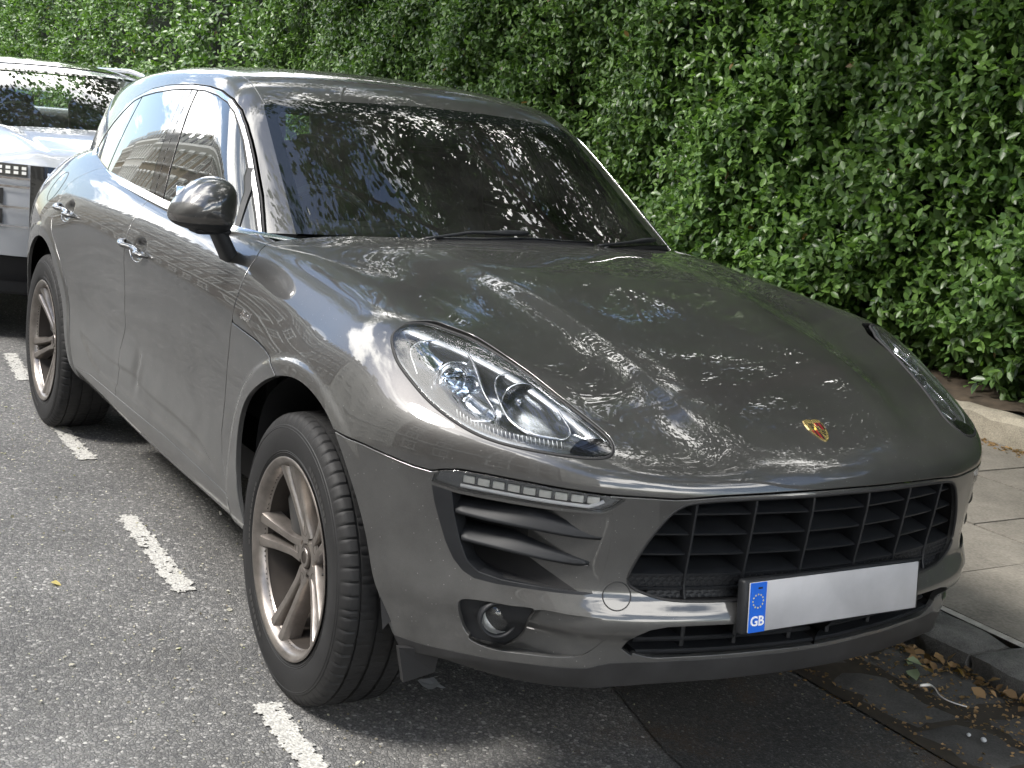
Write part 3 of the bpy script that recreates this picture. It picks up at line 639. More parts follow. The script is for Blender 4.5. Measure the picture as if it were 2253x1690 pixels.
# front bumper: openings, lip
def cutout(mm, P, g=0.0, xmin=.2):
    d = poly_sdf(sz(mm.v), P); d = np.where(mm.v[:, 0] > xmin, d, .5); return split(mm, d-g)
bumper = keep(bumper, bot_z(sz(bumper.v)[:, 0])-bumper.v[:, 2])
gr_in, bumper = cutout(bumper, GR)
drl_in, bumper = cutout(bumper, DRL, .003)
ink_in, bumper = cutout(bumper, INTK)
fogb_in, bumper = cutout(bumper, FOGB, .001)
fogs_in, bumper = cutout(bumper, FOGS)
low_in, bumper = cutout(bumper, LOW)
lip, bumper = split(bumper, bumper.v[:, 2]-lip_z(sz(bumper.v)[:, 0])+GAP*.4)
_, bumper = split(bumper, bumper.v[:, 2]-lip_z(sz(bumper.v)[:, 0])-GAP*.4)
def soft_edge(v):
    q = sz(v); return ((q[:, 0] > .42) & (q[:, 0] < .50) & (q[:, 1] > .50) & (q[:, 1] < .715) & (poly_sdf(q, INTK) > -.02) & (poly_sdf(q, INTK) < .02)) | ((q[:, 0] > .40) & (q[:, 0] < .47) & (q[:, 1] > .36) & (q[:, 1] < .495) & (np.abs(poly_sdf(q, FOGS)) < .02))
new_mesh_obj('front_bumper', flange(bumper, .013, .0018, soft_edge), M_paint, car)
panel('front_lip', lip, M_lip, .02)
# ---- recesses: sheets pushed back into the car with walls round them
def recess(mm, depth, direction):
    """push a sheet back by depth(v) and wall its edge to where it was"""
    be = boundary(mm); be = be[(np.abs(mm.v[be[:, 0], 1]) > .05) | (np.abs(mm.v[be[:, 0], 2]-ZC) > .02)]; bv = np.unique(be); m = -np.ones(len(mm.v), int); m[bv] = len(mm.v)+np.arange(len(bv))
    v2 = mm.v+direction*depth[:, None]; V = np.vstack([v2, mm.v[bv]])
    a, b = be[:, 0], be[:, 1]
    sheet = recalc(MM(v2, mm.n, mm.t))
    w = MM(np.vstack([v2, mm.v[bv]]), np.vstack([mm.n, mm.n[bv]]), np.vstack([np.stack([a, b, m[b]], -1), np.stack([a, m[b], m[a]], -1)]))
    w.t = w.t[:, ::-1]; w = recalc(compact(w))
    return sheet, w
def inward(v, fx=-.9, fy=.35): return np.stack([np.full(len(v), fx), -np.sign(v[:, 1])*fy, np.zeros(len(v))], -1)
# side intakes
s_ = sz(ink_in.v)
bez, ink = split(ink_in, line_sdf(s_, BEZ)*-1)
if np.mean(sz(bez.v)[:, 0]) < np.mean(sz(ink.v)[:, 0]): bez, ink = ink, bez
for m in lr(bez): panel('intake_bezel', m, M_plastic, .05)
s_ = sz(ink.v); dep = .115*sstep(.435, .70, s_[:, 0])*sstep(.0, .02, .745-s_[:, 1])+.0005
dep = dep*np.clip(1-.0*s_[:, 1], 0, 1)
sheet, wall = recess(ink, dep, inward(ink.v))
fl = line_sdf(sz(ink.v), [(.562,.76),(.558,.622),(.556,.586),(.515,.562),(.468,.532),(.44,.515)])
fl = np.where(len(fl) > 0, fl, fl)
pa, bl = split(sheet, fl)
if np.mean(np.abs(pa.v[:, 1])) > np.mean(np.abs(bl.v[:, 1])): pa, bl = bl, pa
for m in lr(pa): new_mesh_obj('intake_scoop', m, M_paint, car)
for m in lr(join(bl, wall)): new_mesh_obj('intake_duct', m, M_black, car)
def intake_blade(side, top, ridge, n=18):
    tp, rd = dens(top, n), dens(ridge, n); mb = MB()
    T, _ = bpt(tp[:, 0], tp[:, 1], side); Rr, Nn = bpt(rd[:, 0], rd[:, 1], side)
    u = np.linspace(0, 1, n)[:, None]; inn = inward(T)
    T = T+inn*(.075*(1-u)**1.2+.001); Rr = Rr-Nn*.004*(1-u); rings = []
    for a, b, w in zip(T, Rr, u[:, 0]):
        h = .013*(1-.75*w); d = (b-a); up_v = np.array([0, 0, 1.])
        rings.append([a, a*.45+b*.55+up_v*.003*(1-w), b+up_v*.0045*(1-.7*w), b+d/np.linalg.norm(d)*.004, b-up_v*.006*(1-.7*w), b*.6+a*.4-up_v*h, a-up_v*h*.8])
    mb.quad_strip(rings, cap=True); return mb.build('intake_blade', M_plastic, car)
for sd in (-1, 1):
    intake_blade(sd, [(.70,.693),(.565,.712),(.447,.667)], [(.695,.667),(.639,.664),(.561,.663),(.487,.660),(.449,.661)])
    intake_blade(sd, [(.688,.634),(.585,.643),(.463,.606)], [(.680,.609),(.608,.605),(.531,.600),(.486,.598),(.463,.600)])
# fog lamps
s_ = sz(fogs_in.v)
sh, wl = recess(fogs_in, .040*sstep(.405, .62, s_[:, 0])+.0005, inward(fogs_in.v))
for m in lr(join(sh, wl)): new_mesh_obj('fog_scoop', m, M_paint, car)
sh, wl = recess(fogb_in, np.full(len(fogb_in.v), .014), inward(fogb_in.v))
for m in lr(join(sh, wl)): new_mesh_obj('fog_bezel', m, M_plastic, car)
# lower grille and main grille backs
for nm, mm, dp in (('grille_backing', gr_in, .11), ('lower_intake_backing', low_in, .10)):
    sh, wl = recess(mm, np.full(len(mm.v), dp), np.tile([-1., 0, 0], (len(mm.v), 1))); new_mesh_obj(nm, join(sh, wl), M_black, car)
# ------------------------------------------------------------------ greenhouse
gx, gy, gz = green.v[:, 0], np.abs(green.v[:, 1]), green.v[:, 2]
fw_ = np.where(gx > -1.36, smax(gy-ws_y(gz), gz-ws_zt(gy), .04), .3)
nearw = near(green, fw_, .03); green = refine(green, nearw)
for P in (CHROME, GLASS):
    d = np.where(np.abs(green.v[:, 1]) > .45, poly_sdf(xz(green.v), P), .5); green = refine(green, near(green, d, .010))
def f_ws(v): return np.where(v[:, 0] > -1.36, smax(np.abs(v[:, 1])-ws_y(v[:, 2]), v[:, 2]-ws_zt(np.abs(v[:, 1])), .04), .3)
wsa, g2 = split(green, f_ws(green.v)-.002)
seal, glass = split(wsa, -f_ws(wsa.v)-.030)
new_mesh_obj('windscreen_frit', seal, M_frit, car)
new_mesh_obj('windscreen', glass, M_screen, car)
side = lambda v: np.where(np.abs(v[:, 1]) > .45, poly_sdf(xz(v), CHROME), .5)
dlo, shell = split(g2, side(g2.v)); _, shell = split(shell, side(shell.v)-.004)
fr = np.where(np.abs(shell.v[:, 1]) < .7, np.abs(shell.v[:, 1])-ditch_y(shell.v[:, 0]), .3); fr = np.where(shell.v[:, 0] > -1.20, .3, fr)
roof, frame = split(shell, fr+.0015); _, frame = split(frame, np.where(frame.v[:, 0] > -1.20, .3, np.abs(frame.v[:, 1])-ditch_y(frame.v[:, 0]))-.0015)
# tailgate glass
f_rw = np.maximum(np.maximum(np.abs(roof.v[:, 1])-.56, roof.v[:, 0]+3.12), 1.13-roof.v[:, 2])
panel('roof', keep(roof, -roof.v[:, 0]-3.16), M_paint)
rear_sh = keep(shell, shell.v[:, 0]+3.163)
rg, rf = split(rear_sh, smax(np.abs(rear_sh.v[:, 1])-.55, np.abs(rear_sh.v[:, 2]-1.27)-.13, .05))
new_mesh_obj('rear_window', rg, M_glass, car); panel('tailgate_frame', rf, M_paint)
for m in lr(keep(frame, -frame.v[:, 0]-3.16)): panel('side_frame', m, M_paint)
gdf = lambda v: poly_sdf(xz(v), GLASS)
gl, chrome_ = split(dlo, gdf(dlo.v)+.0); _, chrome_ = split(chrome_, gdf(chrome_.v)-.0015)
_, chrome_up = split(chrome_, -side(chrome_.v)-.004)
ch = MM(chrome_up.v+chrome_up.n*.003, chrome_up.n, chrome_up.t)
for m in lr(ch): new_mesh_obj('window_trim', flange(m, .012, .0015), M_chrome, car)
for m in lr(MM(dlo.v-dlo.n*.004, dlo.n, dlo.t)): new_mesh_obj('window_seal', m, M_rubber, car)
gl = keep(gl, gdf(gl.v)+.003)
def cutline(mm, L):
    f = line_sdf(xz(mm.v), L); return split(mm, f)
fq = lambda v, L: line_sdf(xz(v), np.array(L)[::-1])      # positive towards the rear
g_front, rest_g = split(gl, -fq(gl.v, P_FRONT)*-1)
if g_front.v[:, 0].mean() < rest_g.v[:, 0].mean(): g_front, rest_g = rest_g, g_front
pil, g_rear = split(rest_g, fq(rest_g.v, P_REAR))
if pil.v[:, 0].mean() < g_rear.v[:, 0].mean(): pil, g_rear = g_rear, pil
a, b = split(pil, fq(pil.v, P_MID)+.0)
pil = keep(pil, .003-np.abs(fq(pil.v, P_FRONT)))
for m in lr(keep(pil, .005-np.abs(fq(pil.v, P_MID)))): panel('door_pillar_cover', m, M_gloss, .006, .0008)
a, b = split(g_rear, fq(g_rear.v, P_QUART))
if a.v[:, 0].mean() < b.v[:, 0].mean(): a, b = b, a
a = keep(a, .010-np.abs(fq(a.v, P_QUART))); a = keep(a, .004-np.abs(fq(a.v, P_REAR))); b = keep(b, .008-np.abs(fq(b.v, P_QUART)))
for m in lr(a): new_mesh_obj('rear_door_window', m, M_glass, car)
for m in lr(b): new_mesh_obj('quarter_window', m, M_glass, car)
g_front = keep(g_front, .013-np.abs(fq(g_front.v, P_FRONT)))
a, b = split(g_front, fq(g_front.v, P_TRI))
if a.v[:, 0].mean() > b.v[:, 0].mean(): a, b = b, a
for m in lr(keep(a, .009-np.abs(fq(a.v, P_TRI)))): new_mesh_obj('front_door_window', m, M_glass, car)
for m in lr(keep(b, .009-np.abs(fq(b.v, P_TRI)))): new_mesh_obj('corner_window', m, M_glass, car)
for sd in (-1, 1):
    L = dens(P_TRI, 14); P, N = spt(L[:, 0], L[:, 1], sd, f_green)
    mb = MB(); rings = []
    for i in range(len(P)):
        t = P[min(i+1, 13)]-P[max(i-1, 0)]; t /= np.linalg.norm(t); c = np.cross(t, N[i])
        rings.append([P[i]+c*.010-N[i]*.006, P[i]+c*.009+N[i]*.003, P[i]-c*.009+N[i]*.003, P[i]-c*.010-N[i]*.006])
    mb.quad_strip(rings, cap=True, smooth=False); mb.build('window_divider', M_plastic, car)
# belt moulding: a bright strip lying where the windows meet the doors
for sd in (-1, 1):
    L = smooth_line([(-.655,1.072),(-.80,1.082),(-.90,1.0845),(-1.10,1.087),(-1.384,1.088),(-1.60,1.093),(-1.925,1.102),(-2.212,1.108),(-2.456,1.112),(-2.644,1.118),(-2.78,1.130),(-2.85,1.148),(-2.885,1.178)], 70)
    P, N = spt(L[:, 0], L[:, 1]+.004, sd, f_green); mb = MB(); rings = []
    for i in range(len(P)):
        t = P[min(i+1, 69)]-P[max(i-1, 0)]; t /= np.linalg.norm(t); w = np.array([0, sd*.45, -.9]); 
        c = np.cross(t, N[i]); c *= np.sign(c[2]); b = P[i]+N[i]*.004
        rings.append([b+c*.013-N[i]*.004, b+c*.012+N[i]*.001, b+c*.004+N[i]*.003, b-c*.006+N[i]*.007, b-c*.012+N[i]*.009, b-c*.014+N[i]*.002])
    mb.quad_strip(rings, cap=True); mb.build('belt_trim', M_chrome, car, angle=50)
# ------------------------------------------------------------------ the grey car: lamps, grille, wheels and fittings
def fpt(y, z):
    """front face of the skin at lateral y, height z"""
    y = np.atleast_1d(np.asarray(y, float)); z = np.broadcast_to(np.asarray(z, float), y.shape)
    P, _ = shoot(f_body, np.stack([0*y+.2, y, z], -1), np.tile([1., 0, 0], (len(y), 1)), .05, 1.0, n=24); return P
grille = bpy.data.objects.new('grille', None); COL.objects.link(grille); grille.parent = car
GRy = np.array([bpt(a, b)[0][0] for a, b in GR[1:-1]])         # right-hand outline in space
def gr_ymax(z):
    e = GRy[GRy[:, 2].argmax():]; ys = []
    k = np.argsort(GRy[5:, 2]); return float(np.interp(z, GRy[5:, 2][k], -GRy[5:, 1][k]))
for yt, yb in ((.085, .083), (.237, .232), (.378, .371)):
    for sd in (-1, 1):
        zs = np.linspace(.524, min(.764, .764 if yt < .3 else .752), 16); ys = sd*(yb+(yt-yb)*(zs-.52)/.24); F = fpt(ys, zs)[:, 0]-.012; mb = MB(); rings = []
        for z, y, x in zip(zs, ys, F):
            rings.append([(x-.085, y-.003, z), (x-.006, y-.0045, z), (x, y-.003, z), (x+.0015, y, z), (x, y+.003, z), (x-.006, y+.0045, z), (x-.085, y+.003, z)])
        mb.quad_strip(rings, cap=True); mb.build('grille_bar', M_plastic, grille, angle=40)
for z, set_, tk in ((.719, .020, .0035), (.672, .020, .0035), (.6255, .020, .0035), (.580, .014, .006), (.5495, .012, .005)):
    ym = gr_ymax(z)-.004; ys = np.linspace(-ym, ym, 41); F = fpt(ys, np.full(41, z))[:, 0]-set_; mb = MB(); rings = []
    for y, x in zip(ys, F):
        rings.append([(x-.075, y, z+.014), (x-.004, y, z+.002), (x, y, z), (x-.001, y, z-tk), (x-.012, y, z-tk-.001), (x-.075, y, z+.006)])
    mb.quad_strip(rings, cap=True); mb.build('grille_slat', M_plastic, grille, angle=40)
# embossed strip under the slats: rows of small chevrons on a sheet
mb = MB()
for z0, z1, bk in ((.552, .578, .017), (.526, .547, .022)):
    ym = gr_ymax((z0+z1)/2)-.006; ys = np.linspace(-ym, ym, 61)
    for q in range(60):
        pass
    P = [[(fpt(np.array([y]), np.array([z]))[0, 0]-bk, y, z) for z in (z0, z1)] for y in ys]; mb.grid(P)
    nrow = 3; dz = (z1-z0)/nrow; k = 0
    for r in range(nrow):
        z = z0+(r+.35)*dz; yc = np.arange(-ym+.008+(.0085 if r % 2 else 0), ym-.008, .017)
        X = fpt(yc, np.full(len(yc), z))[:, 0]-bk
        for y, x in zip(yc, X):
            w, h = .0078, dz*.55
            for a in (-1, 1):
                mb.v += [(x+.001, y+a*w, z-.001), (x+.006, y, z+h), (x+.006, y, z+h-.0028), (x+.001, y+a*w, z-.0035), (x+.0005, y, z-.001)]
                o = len(mb.v)-5; mb.f += [(o, o+1, o+2, o+3), (o+3, o+2, o+4)]; mb.sm += [False, False]
e = mb.build('grille_mesh', M_plastic, grille); e['kind'] = 'stuff'
# gasket round the grille
def gasket(name, P2, m, r=.0035, off=.001, side=-1, parent=None, both=False, n=None):
    P, N = bpt(np.array(P2)[:, 0], np.array(P2)[:, 1], side); P = P-N*off; mb = MB(); mb.tube(np.vstack([P, P[:1]]), r, 6, cap=False); return mb.build(name, m, parent or car)
g2 = dens(np.array(GR[1:-1]), 70); Pm, Nm = bpt(g2[:, 0], g2[:, 1]); loop = np.vstack([Pm, (Pm*[1, -1, 1])[::-1]]); MB().tube(np.vstack([loop, loop[:1]])-[.003, 0, 0], .0045, 6, cap=False).build('grille_gasket', M_rubber, grille)
# lower intake: ribs and two ledges
for y in (.06, .21, .34, -.06, -.21, -.34):
    zs = np.linspace(.388, .478, 6); F = fpt(np.full(6, y), zs)[:, 0].min()
    MB().quad_strip([[(F-.10, y-.004, z), (F-.022, y-.006, z), (F-.018+.0*z, y, z), (F-.022, y+.006, z), (F-.10, y+.004, z)] for z in zs], cap=True).build('intake_rib', M_plastic, car, angle=40)
for z, bk in ((.402, .004), (.425, .018)):
    ys = np.linspace(-.455, .455, 41); F = fpt(ys, np.full(41, .395))[:, 0]-bk
    MB().quad_strip([[(x-.12, y, z+.010), (x-.004, y, z), (x, y, z-.004), (x-.003, y, z-.010), (x-.12, y, z-.010)] for y, x in zip(ys, F)], cap=True).build('intake_ledge', M_plastic, car, angle=40)
# tow-eye cover: a round seam in the bumper
for sd in (-1,):
    C0, N0 = bpt(.4125, .5345, sd); n = N0[0]; a = np.cross([0, 0, 1], n); a /= np.linalg.norm(a); b = np.cross(n, a)
    pts = []
    for t in np.linspace(0, 2*math.pi, 41)[:-1]:
        q = C0[0]+(a*math.cos(t)+b*math.sin(t))*.0305; h, nn = shoot(f_body, (q-n*.05)[None], n[None], 0, .1, n=12); pts.append(h[0])
    pts = np.array(pts); MB().tube(np.vstack([pts, pts[:1]]), .0014, 6, cap=False).build('tow_eye_cover', M_rubber, car)
# headlamps
M_house = simple('lamp_housing', (.17, .18, .19), .20, .85, var=.12, scale=20)
M_refl = simple('lamp_reflector', (.75, .77, .80), .08, 1.)
M_white = simple('lamp_white', (.75, .76, .78), .25)
def glassy(name, col=(1, 1, 1), rough=0., ior=1.45):
    m, nt, b = nmat(name); setp(b, Base_Color=(*col, 1), Roughness=rough, Transmission_Weight=1., IOR=ior); return m
M_ball = glassy('projector_glass', (.85, .93, 1.))
for sd, lm in zip((-1, 1), lr(lens)):
    if np.sign(lm.v[0, 1]) != sd: lm = lr(lens)[1] if sd == 1 else lr(lens)[0]
    hl = bpy.data.objects.new('headlight', None); COL.objects.link(hl); hl.parent = car
    new_mesh_obj('headlight_lens', flange(lm, .01, .0015), M_lens, hl)
    d = -poly_sdf(sz(lm.v), HL); dirn = np.array([-.93, -sd*.30, -.20]); dirn /= np.linalg.norm(dirn)
    dep = (.016+.085*sstep(0, .07, d))
    sheet, wall = recess(lm, dep, np.tile(dirn, (len(lm.v), 1)))
    new_mesh_obj('lamp_housing', join(sheet, MM(wall.v, wall.n, wall.t)), M_house, hl)
    # rubber line round the lens
    P, N = bpt(HL[:, 0], HL[:, 1], sd); MB().tube(np.vstack([P, P[:1]])-np.vstack([N, N[:1]])*.003, .0042, 6, cap=False).build('lens_seal', M_rubber, hl)
    ax = np.array([.93, sd*.12, .0]); ax /= np.linalg.norm(ax); e1 = np.cross([0, 0, 1], ax); e1 /= np.linalg.norm(e1); e2 = np.cross(ax, e1)
    B = np.stack([e1, ax, e2], 1)          # local y = lamp axis
    def put(mb, c): return mb.xform(lambda p: c+B@p)
    c1, n1 = bpt(.735, .922, sd); c1 = c1[0]+dirn*.066; c2, n2 = bpt(.595, .900, sd); c2 = c2[0]+dirn*.060
    put(MB().lathe([(-.045, .030), (-.02, .042), (.004, .047), (.008, .047), (.008, .044), (.002, .039), (-.004, .036), (.0, .034)], 40), c1).build('reflector', M_refl, hl)
    put(MB().lathe([(-.03, .001), (-.012, .022), (.004, .034), (.016, .026), (.024, .012), (.027, .0005)], 36), c1).build('projector_lens', M_ball, hl)
    put(MB().lathe([(-.004, .0335), (.004, .037), (.006, .0345), (.004, .0325)], 36, closed_prof=True), c1).build('lens_ring', M_chrome2, hl)
    rb = MB()
    for k in range(44):
        t = 2*math.pi*k/44; c_, s_ = math.cos(t), math.sin(t); rb.box((c_*.038, -.006, s_*.038), (.0028, .012, .012), roty(-t+math.pi/2)@np.eye(3))
    put(rb, c2).build('lens_ribs', M_refl, hl)
    put(MB().lathe([(-.05, .006), (-.04, .022), (-.014, .033), (.0, .043), (.002, .045), (.0, .046)], 40), c2).build('reflector', M_refl, hl)
    put(MB().lathe([(-.035, .001), (-.02, .010), (-.008, .011), (.0, .007), (.003, .0005)], 20), c2).build('bulb_shield', M_chrome2, hl)
    # bright teardrop frames round both lamps, following the lens at some depth
    for pts, rr, dd in (([(.856,.968),(.847,.981),(.815,.987),(.77,.984),(.734,.971),(.707,.95),(.69,.93),(.673,.908),(.655,.891),(.643,.876),(.643,.867),(.656,.861),(.681,.858),(.712,.859),(.738,.866),(.77,.884),(.803,.909),(.835,.942)], .0034, .030), ([(.658,.928),(.657,.939),(.639,.944),(.611,.943),(.586,.932),(.555,.91),(.533,.895),(.515,.875),(.507,.861),(.512,.852),(.532,.849),(.565,.851),(.59,.857),(.614,.869),(.634,.889),(.65,.911)], .0030, .026)):
        q = smooth_line(pts, 64, True); P, N = bpt(q[:, 0], q[:, 1], sd); P = P+dirn*dd; MB().tube(np.vstack([P, P[:1]]), rr, 8, cap=False).build('lamp_frame', M_chrome2, hl)
        c_ = P.mean(0); rings = [P+(c_-P)*u+dirn*(.050*(1-(1-u)**2)) for u in (0, .25, .5, .75, .98)]; MB().quad_strip(rings).build('lamp_bowl', M_refl if dd > .028 else M_house, hl)
    # side reflector
    put(MB().poly([(-sd*-.055, .0, -.005), (-sd*-.062, .0, -.048), (-sd*-.10, .004, -.05), (-sd*-.085, .004, -.015)]), c2).build('side_reflector', M_white, hl)
    # fine white bars along the lower edge
    us = np.linspace(.712, .522, 27); zs = np.interp(us, [.511, .598, .634, .671, .70, .72], [.835, .8375, .8405, .848, .858, .866]); P, N = bpt(us, zs, sd); P = P+dirn*.016; tk = MB()
    for p, nn in zip(P, N): tk.tube([p, p+np.array([-.006, 0, .013])], .0009, 4)
    e = tk.build('lamp_hatch', M_white, hl); e['kind'] = 'stuff'
    wc = smooth_line([(.513,.829),(.507,.841),(.497,.850),(.483,.854),(.455,.853),(.445,.845),(.448,.833),(.462,.829)], 40, True)
    cap_ = keep(lm, poly_sdf(sz(lm.v), wc)); new_mesh_obj('washer_cap', MM(cap_.v+cap_.n*.0015, cap_.n, cap_.t), M_gloss, hl)
# daytime lamps over the side intakes
M_drl = simple('drl_diffuser', (.72, .72, .68), .3, var=.1, scale=60)
for mm in lr(drl_in):
    sd = np.sign(mm.v[0, 1]); dl = bpy.data.objects.new('daytime_lamp', None); COL.objects.link(dl); dl.parent = car
    new_mesh_obj('lamp_lens', flange(mm, .012, .0015), M_lens, dl)
    sh, wl = recess(mm, np.full(len(mm.v), .016), inward(mm.v)); new_mesh_obj('lamp_base', join(sh, wl), M_house, dl)
    us = np.linspace(.69, .475, 30); P, N = bpt(us, np.interp(us, [.47, .565, .69], [.7270, .7260, .7250]), sd); P = P-N*.006
    P = np.vstack([P, bpt([.462, .452], [.733, .741], sd)[0]-N[-1]*.008]); MB().tube(P, .0042, 8).build('light_bar', M_white, dl)
    for u0 in np.linspace(.690, .482, 9):
        p, n = bpt([u0, u0-.0258], [.740, .7405], sd); c = p.mean(0)-n[0]*.010; a = p[1]-p[0]; a /= np.linalg.norm(a); b = np.cross(n[0], a); R_ = np.stack([a, n[0], b], 1)
        MB().bbox(c, (.0262, .006, .0155), .002, R_).build('led_block', M_drl, dl)
# fog lamps
M_fogr = simple('fog_reflector', (.88, .88, .85), .35, .15)  # pale diffuse colour stands in for sky mirrored in the lamp
for sd in (-1, 1):
    fl_ = bpy.data.objects.new('fog_lamp', None); COL.objects.link(fl_); fl_.parent = car
    c, n = bpt(.598, .4425, sd); ax = np.array([.93, sd*.36, 0.]); ax /= np.linalg.norm(ax); e1 = np.cross([0, 0, 1], ax); e1 /= np.linalg.norm(e1); B = np.stack([e1, ax, np.cross(ax, e1)], 1); c = c[0]-np.array([.9, sd*.3, 0])*.020
    put2 = lambda mb: mb.xform(lambda p: c+B@p)
    put2(MB().lathe([(-.01, .043), (.012, .043), (.016, .040), (.014, .036), (.0, .035)], 36)).build('lamp_bezel', M_plastic, fl_)
    put2(MB().lathe([(.002, .0355), (.008, .030), (.013, .018), (.015, .0005)], 36)).build('lamp_lens', M_lens, fl_)
    put2(MB().lathe([(.003, .035), (-.006, .030), (-.014, .016), (-.017, .0005)], 36)).build('reflector', M_fogr, fl_)
# number plate
M_pw = simple('plate_white', (.37, .37, .385), .4, var=.16, scale=5)
M_pb = simple('plate_blue', (.005, .12, .62), .35)
M_star = simple('plate_star', (.75, .65, .10), .4); M_pwhite = simple('plate_letter', (.85, .85, .85), .4)
plate = bpy.data.objects.new('number_plate', None); COL.objects.link(plate); plate.parent = car; plate.location = (.952, 0, .523); plate.rotation_euler = (0, math.radians(-6.5), 0)
MB().bbox((-.014, 0, 0), (.024, .545, .122), .006).build('plate_holder', M_plastic, plate)
MB().bbox((.001, 0, 0), (.004, .520, .111), .0018).build('plate_face', M_pw, plate)
MB().box((.0034, -.2365, 0), (.0012, .046, .110)).build('plate_band', M_pb, plate)
for k in range(12):
    a = 2*math.pi*k/12; st = []
    for q in range(10):
        r = .0027 if q % 2 == 0 else .0012; t = math.pi/2+q*math.pi/5; st.append((.0042, -.2365+.0148*math.cos(a)+r*math.cos(t), .014+.0148*math.sin(a)+r*math.sin(t)))
    MB().poly(st).build('plate_star', M_star, plate)
def text_mesh(body, size, extrude=.0005, shear=0., font=None, bold=0.):
    cu = bpy.data.curves.new('t', 'FONT'); cu.body = body; cu.size = size; cu.extrude = extrude; cu.shear = shear; cu.align_x = 'CENTER'; cu.offset = bold; cu.resolution_u = 3
    ob = bpy.data.objects.new('t', cu); me = ob.to_mesh(); v = np.array([x.co[:] for x in me.vertices]); f = [tuple(p.vertices) for p in me.polygons]; ob.to_mesh_clear(); bpy.data.objects.remove(ob); bpy.data.curves.remove(cu); return v, f
v, f = text_mesh('GB', .030, .0004, bold=.0006); mb = MB(); mb.v = [(.0045+z, -.2365+x, -.040+y) for x, y, z in v]; mb.f = f; mb.sm = [False]*len(f); mb.build('plate_letters', M_pwhite, plate, fix=False)
MB().box((.0042, -.232, .0425), (.0006, .012, .004)).build('plate_mark', M_gloss, plate)
# crest on the bonnet
M_gold = simple('crest_gold', (.78, .60, .25), .25, .9); M_red = simple('crest_red', (.20, .010, .012), .3, coat=.5); M_bk = simple('crest_black', (.01, .01, .01), .3)
cp, cn = shoot(f_body, np.array([[.8195, .002, .6]]), np.array([[0, 0, 1.]]), .05, .6)[0], None; cn = grad(f_body, cp)[0]; cp = cp[0]
up_ = np.array([-1., 0, 0]); up_ = up_-cn*(up_@cn); up_ /= np.linalg.norm(up_); rt_ = np.cross(cn, up_)*-1; rt_ = -rt_ if rt_[1] < 0 else rt_
badge = bpy.data.objects.new('bonnet_crest', None); COL.objects.link(badge); badge.parent = car
def shield(w, h): return [(-w*.92, h*.90), (-w*.5, h*.98), (0, h*.93), (w*.5, h*.98), (w*.92, h*.90), (w, h*.55), (w*.96, h*.1), (w*.80, -h*.35), (w*.5, -h*.72), (w*.2, -h*.93), (0, -h), (-w*.2, -h*.93), (-w*.5, -h*.72), (-w*.80, -h*.35), (-w*.96, h*.1), (-w, h*.55)]
def flat(pts, z0, z1, m, nm): 
    P = [cp+rt_*x+up_*y+cn*(z0-.35*x*x-.6*y*y) for x, y in pts]; MB().prism(P, cn*(z1-z0)).build(nm, m, badge)
flat(shield(.0265, .036), -.0005, .0022, M_gold, 'crest_shield')
def clip_shield(x0, x1, y0, y1, w=.0235, h=.0325):
    S = dens(shield(w, h), 120, closed=True); out = []
    ys = np.linspace(y0, y1, 7); lim = lambda y: np.interp(y, *(lambda k: (S[k, 1], S[k, 0]))(np.where(S[:, 0] > 0)[0][np.argsort(S[S[:, 0] > 0, 1])]))
    return [(np.clip(x1, -lim(y), lim(y)), y) for y in ys]+[(np.clip(x0, -lim(y), lim(y)), y) for y in ys[::-1]]
for q, (xa, xb, ya, yb) in enumerate([(.001, .023, .001, .022), (-.023, -.001, -.030, -.001)]):
    n = 4
    for k in range(n):
        a = xa+(xb-xa)*k/n; b = xa+(xb-xa)*(k+1)/n; flat(clip_shield(a, b, ya, yb), .0022, .0027, M_red if k % 2 == 0 else M_bk, 'crest_stripe')
for sx, sy in ((-1, 1), (1, -1)):
    for k in range(3):
        y = sy*(.006+.006*k); flat([(sx*.004, y), (sx*(.018-.002*k*(sy < 0)*1.5), y+.001), (sx*(.017-.002*k*(sy < 0)*1.5), y+.0032), (sx*.004, y+.0014)], .0022, .0027, M_bk, 'crest_antler')
flat(shield(.0075, .011), .0026, .0034, M_gold, 'crest_centre')
flat([(-.003, -.006), (-.001, -.001), (-.0035, .001), (-.001, .006), (.002, .0065), (.0015, .003), (.003, .000), (.001, -.003), (.0025, -.0065), (.0005, -.0045)], .0034, .0038, M_bk, 'crest_horse')
# script badge on the wing
v, f = text_mesh('diesel', .034, .0012, .25, bold=.0008); mb = MB(); X = -.432+v[:, 0]; Z = .892+v[:, 1]
for sd in (-1, 1):
    P, N = spt(-.432+sd*-1*v[:, 0]*1.0, Z, sd); mb = MB(); mb.v = [tuple(p+n*(.0005+z)) for p, n, z in zip(P, N, v[:, 2])]; mb.f = f; mb.sm = [False]*len(f); mb.build('wing_badge', M_chrome2, car)
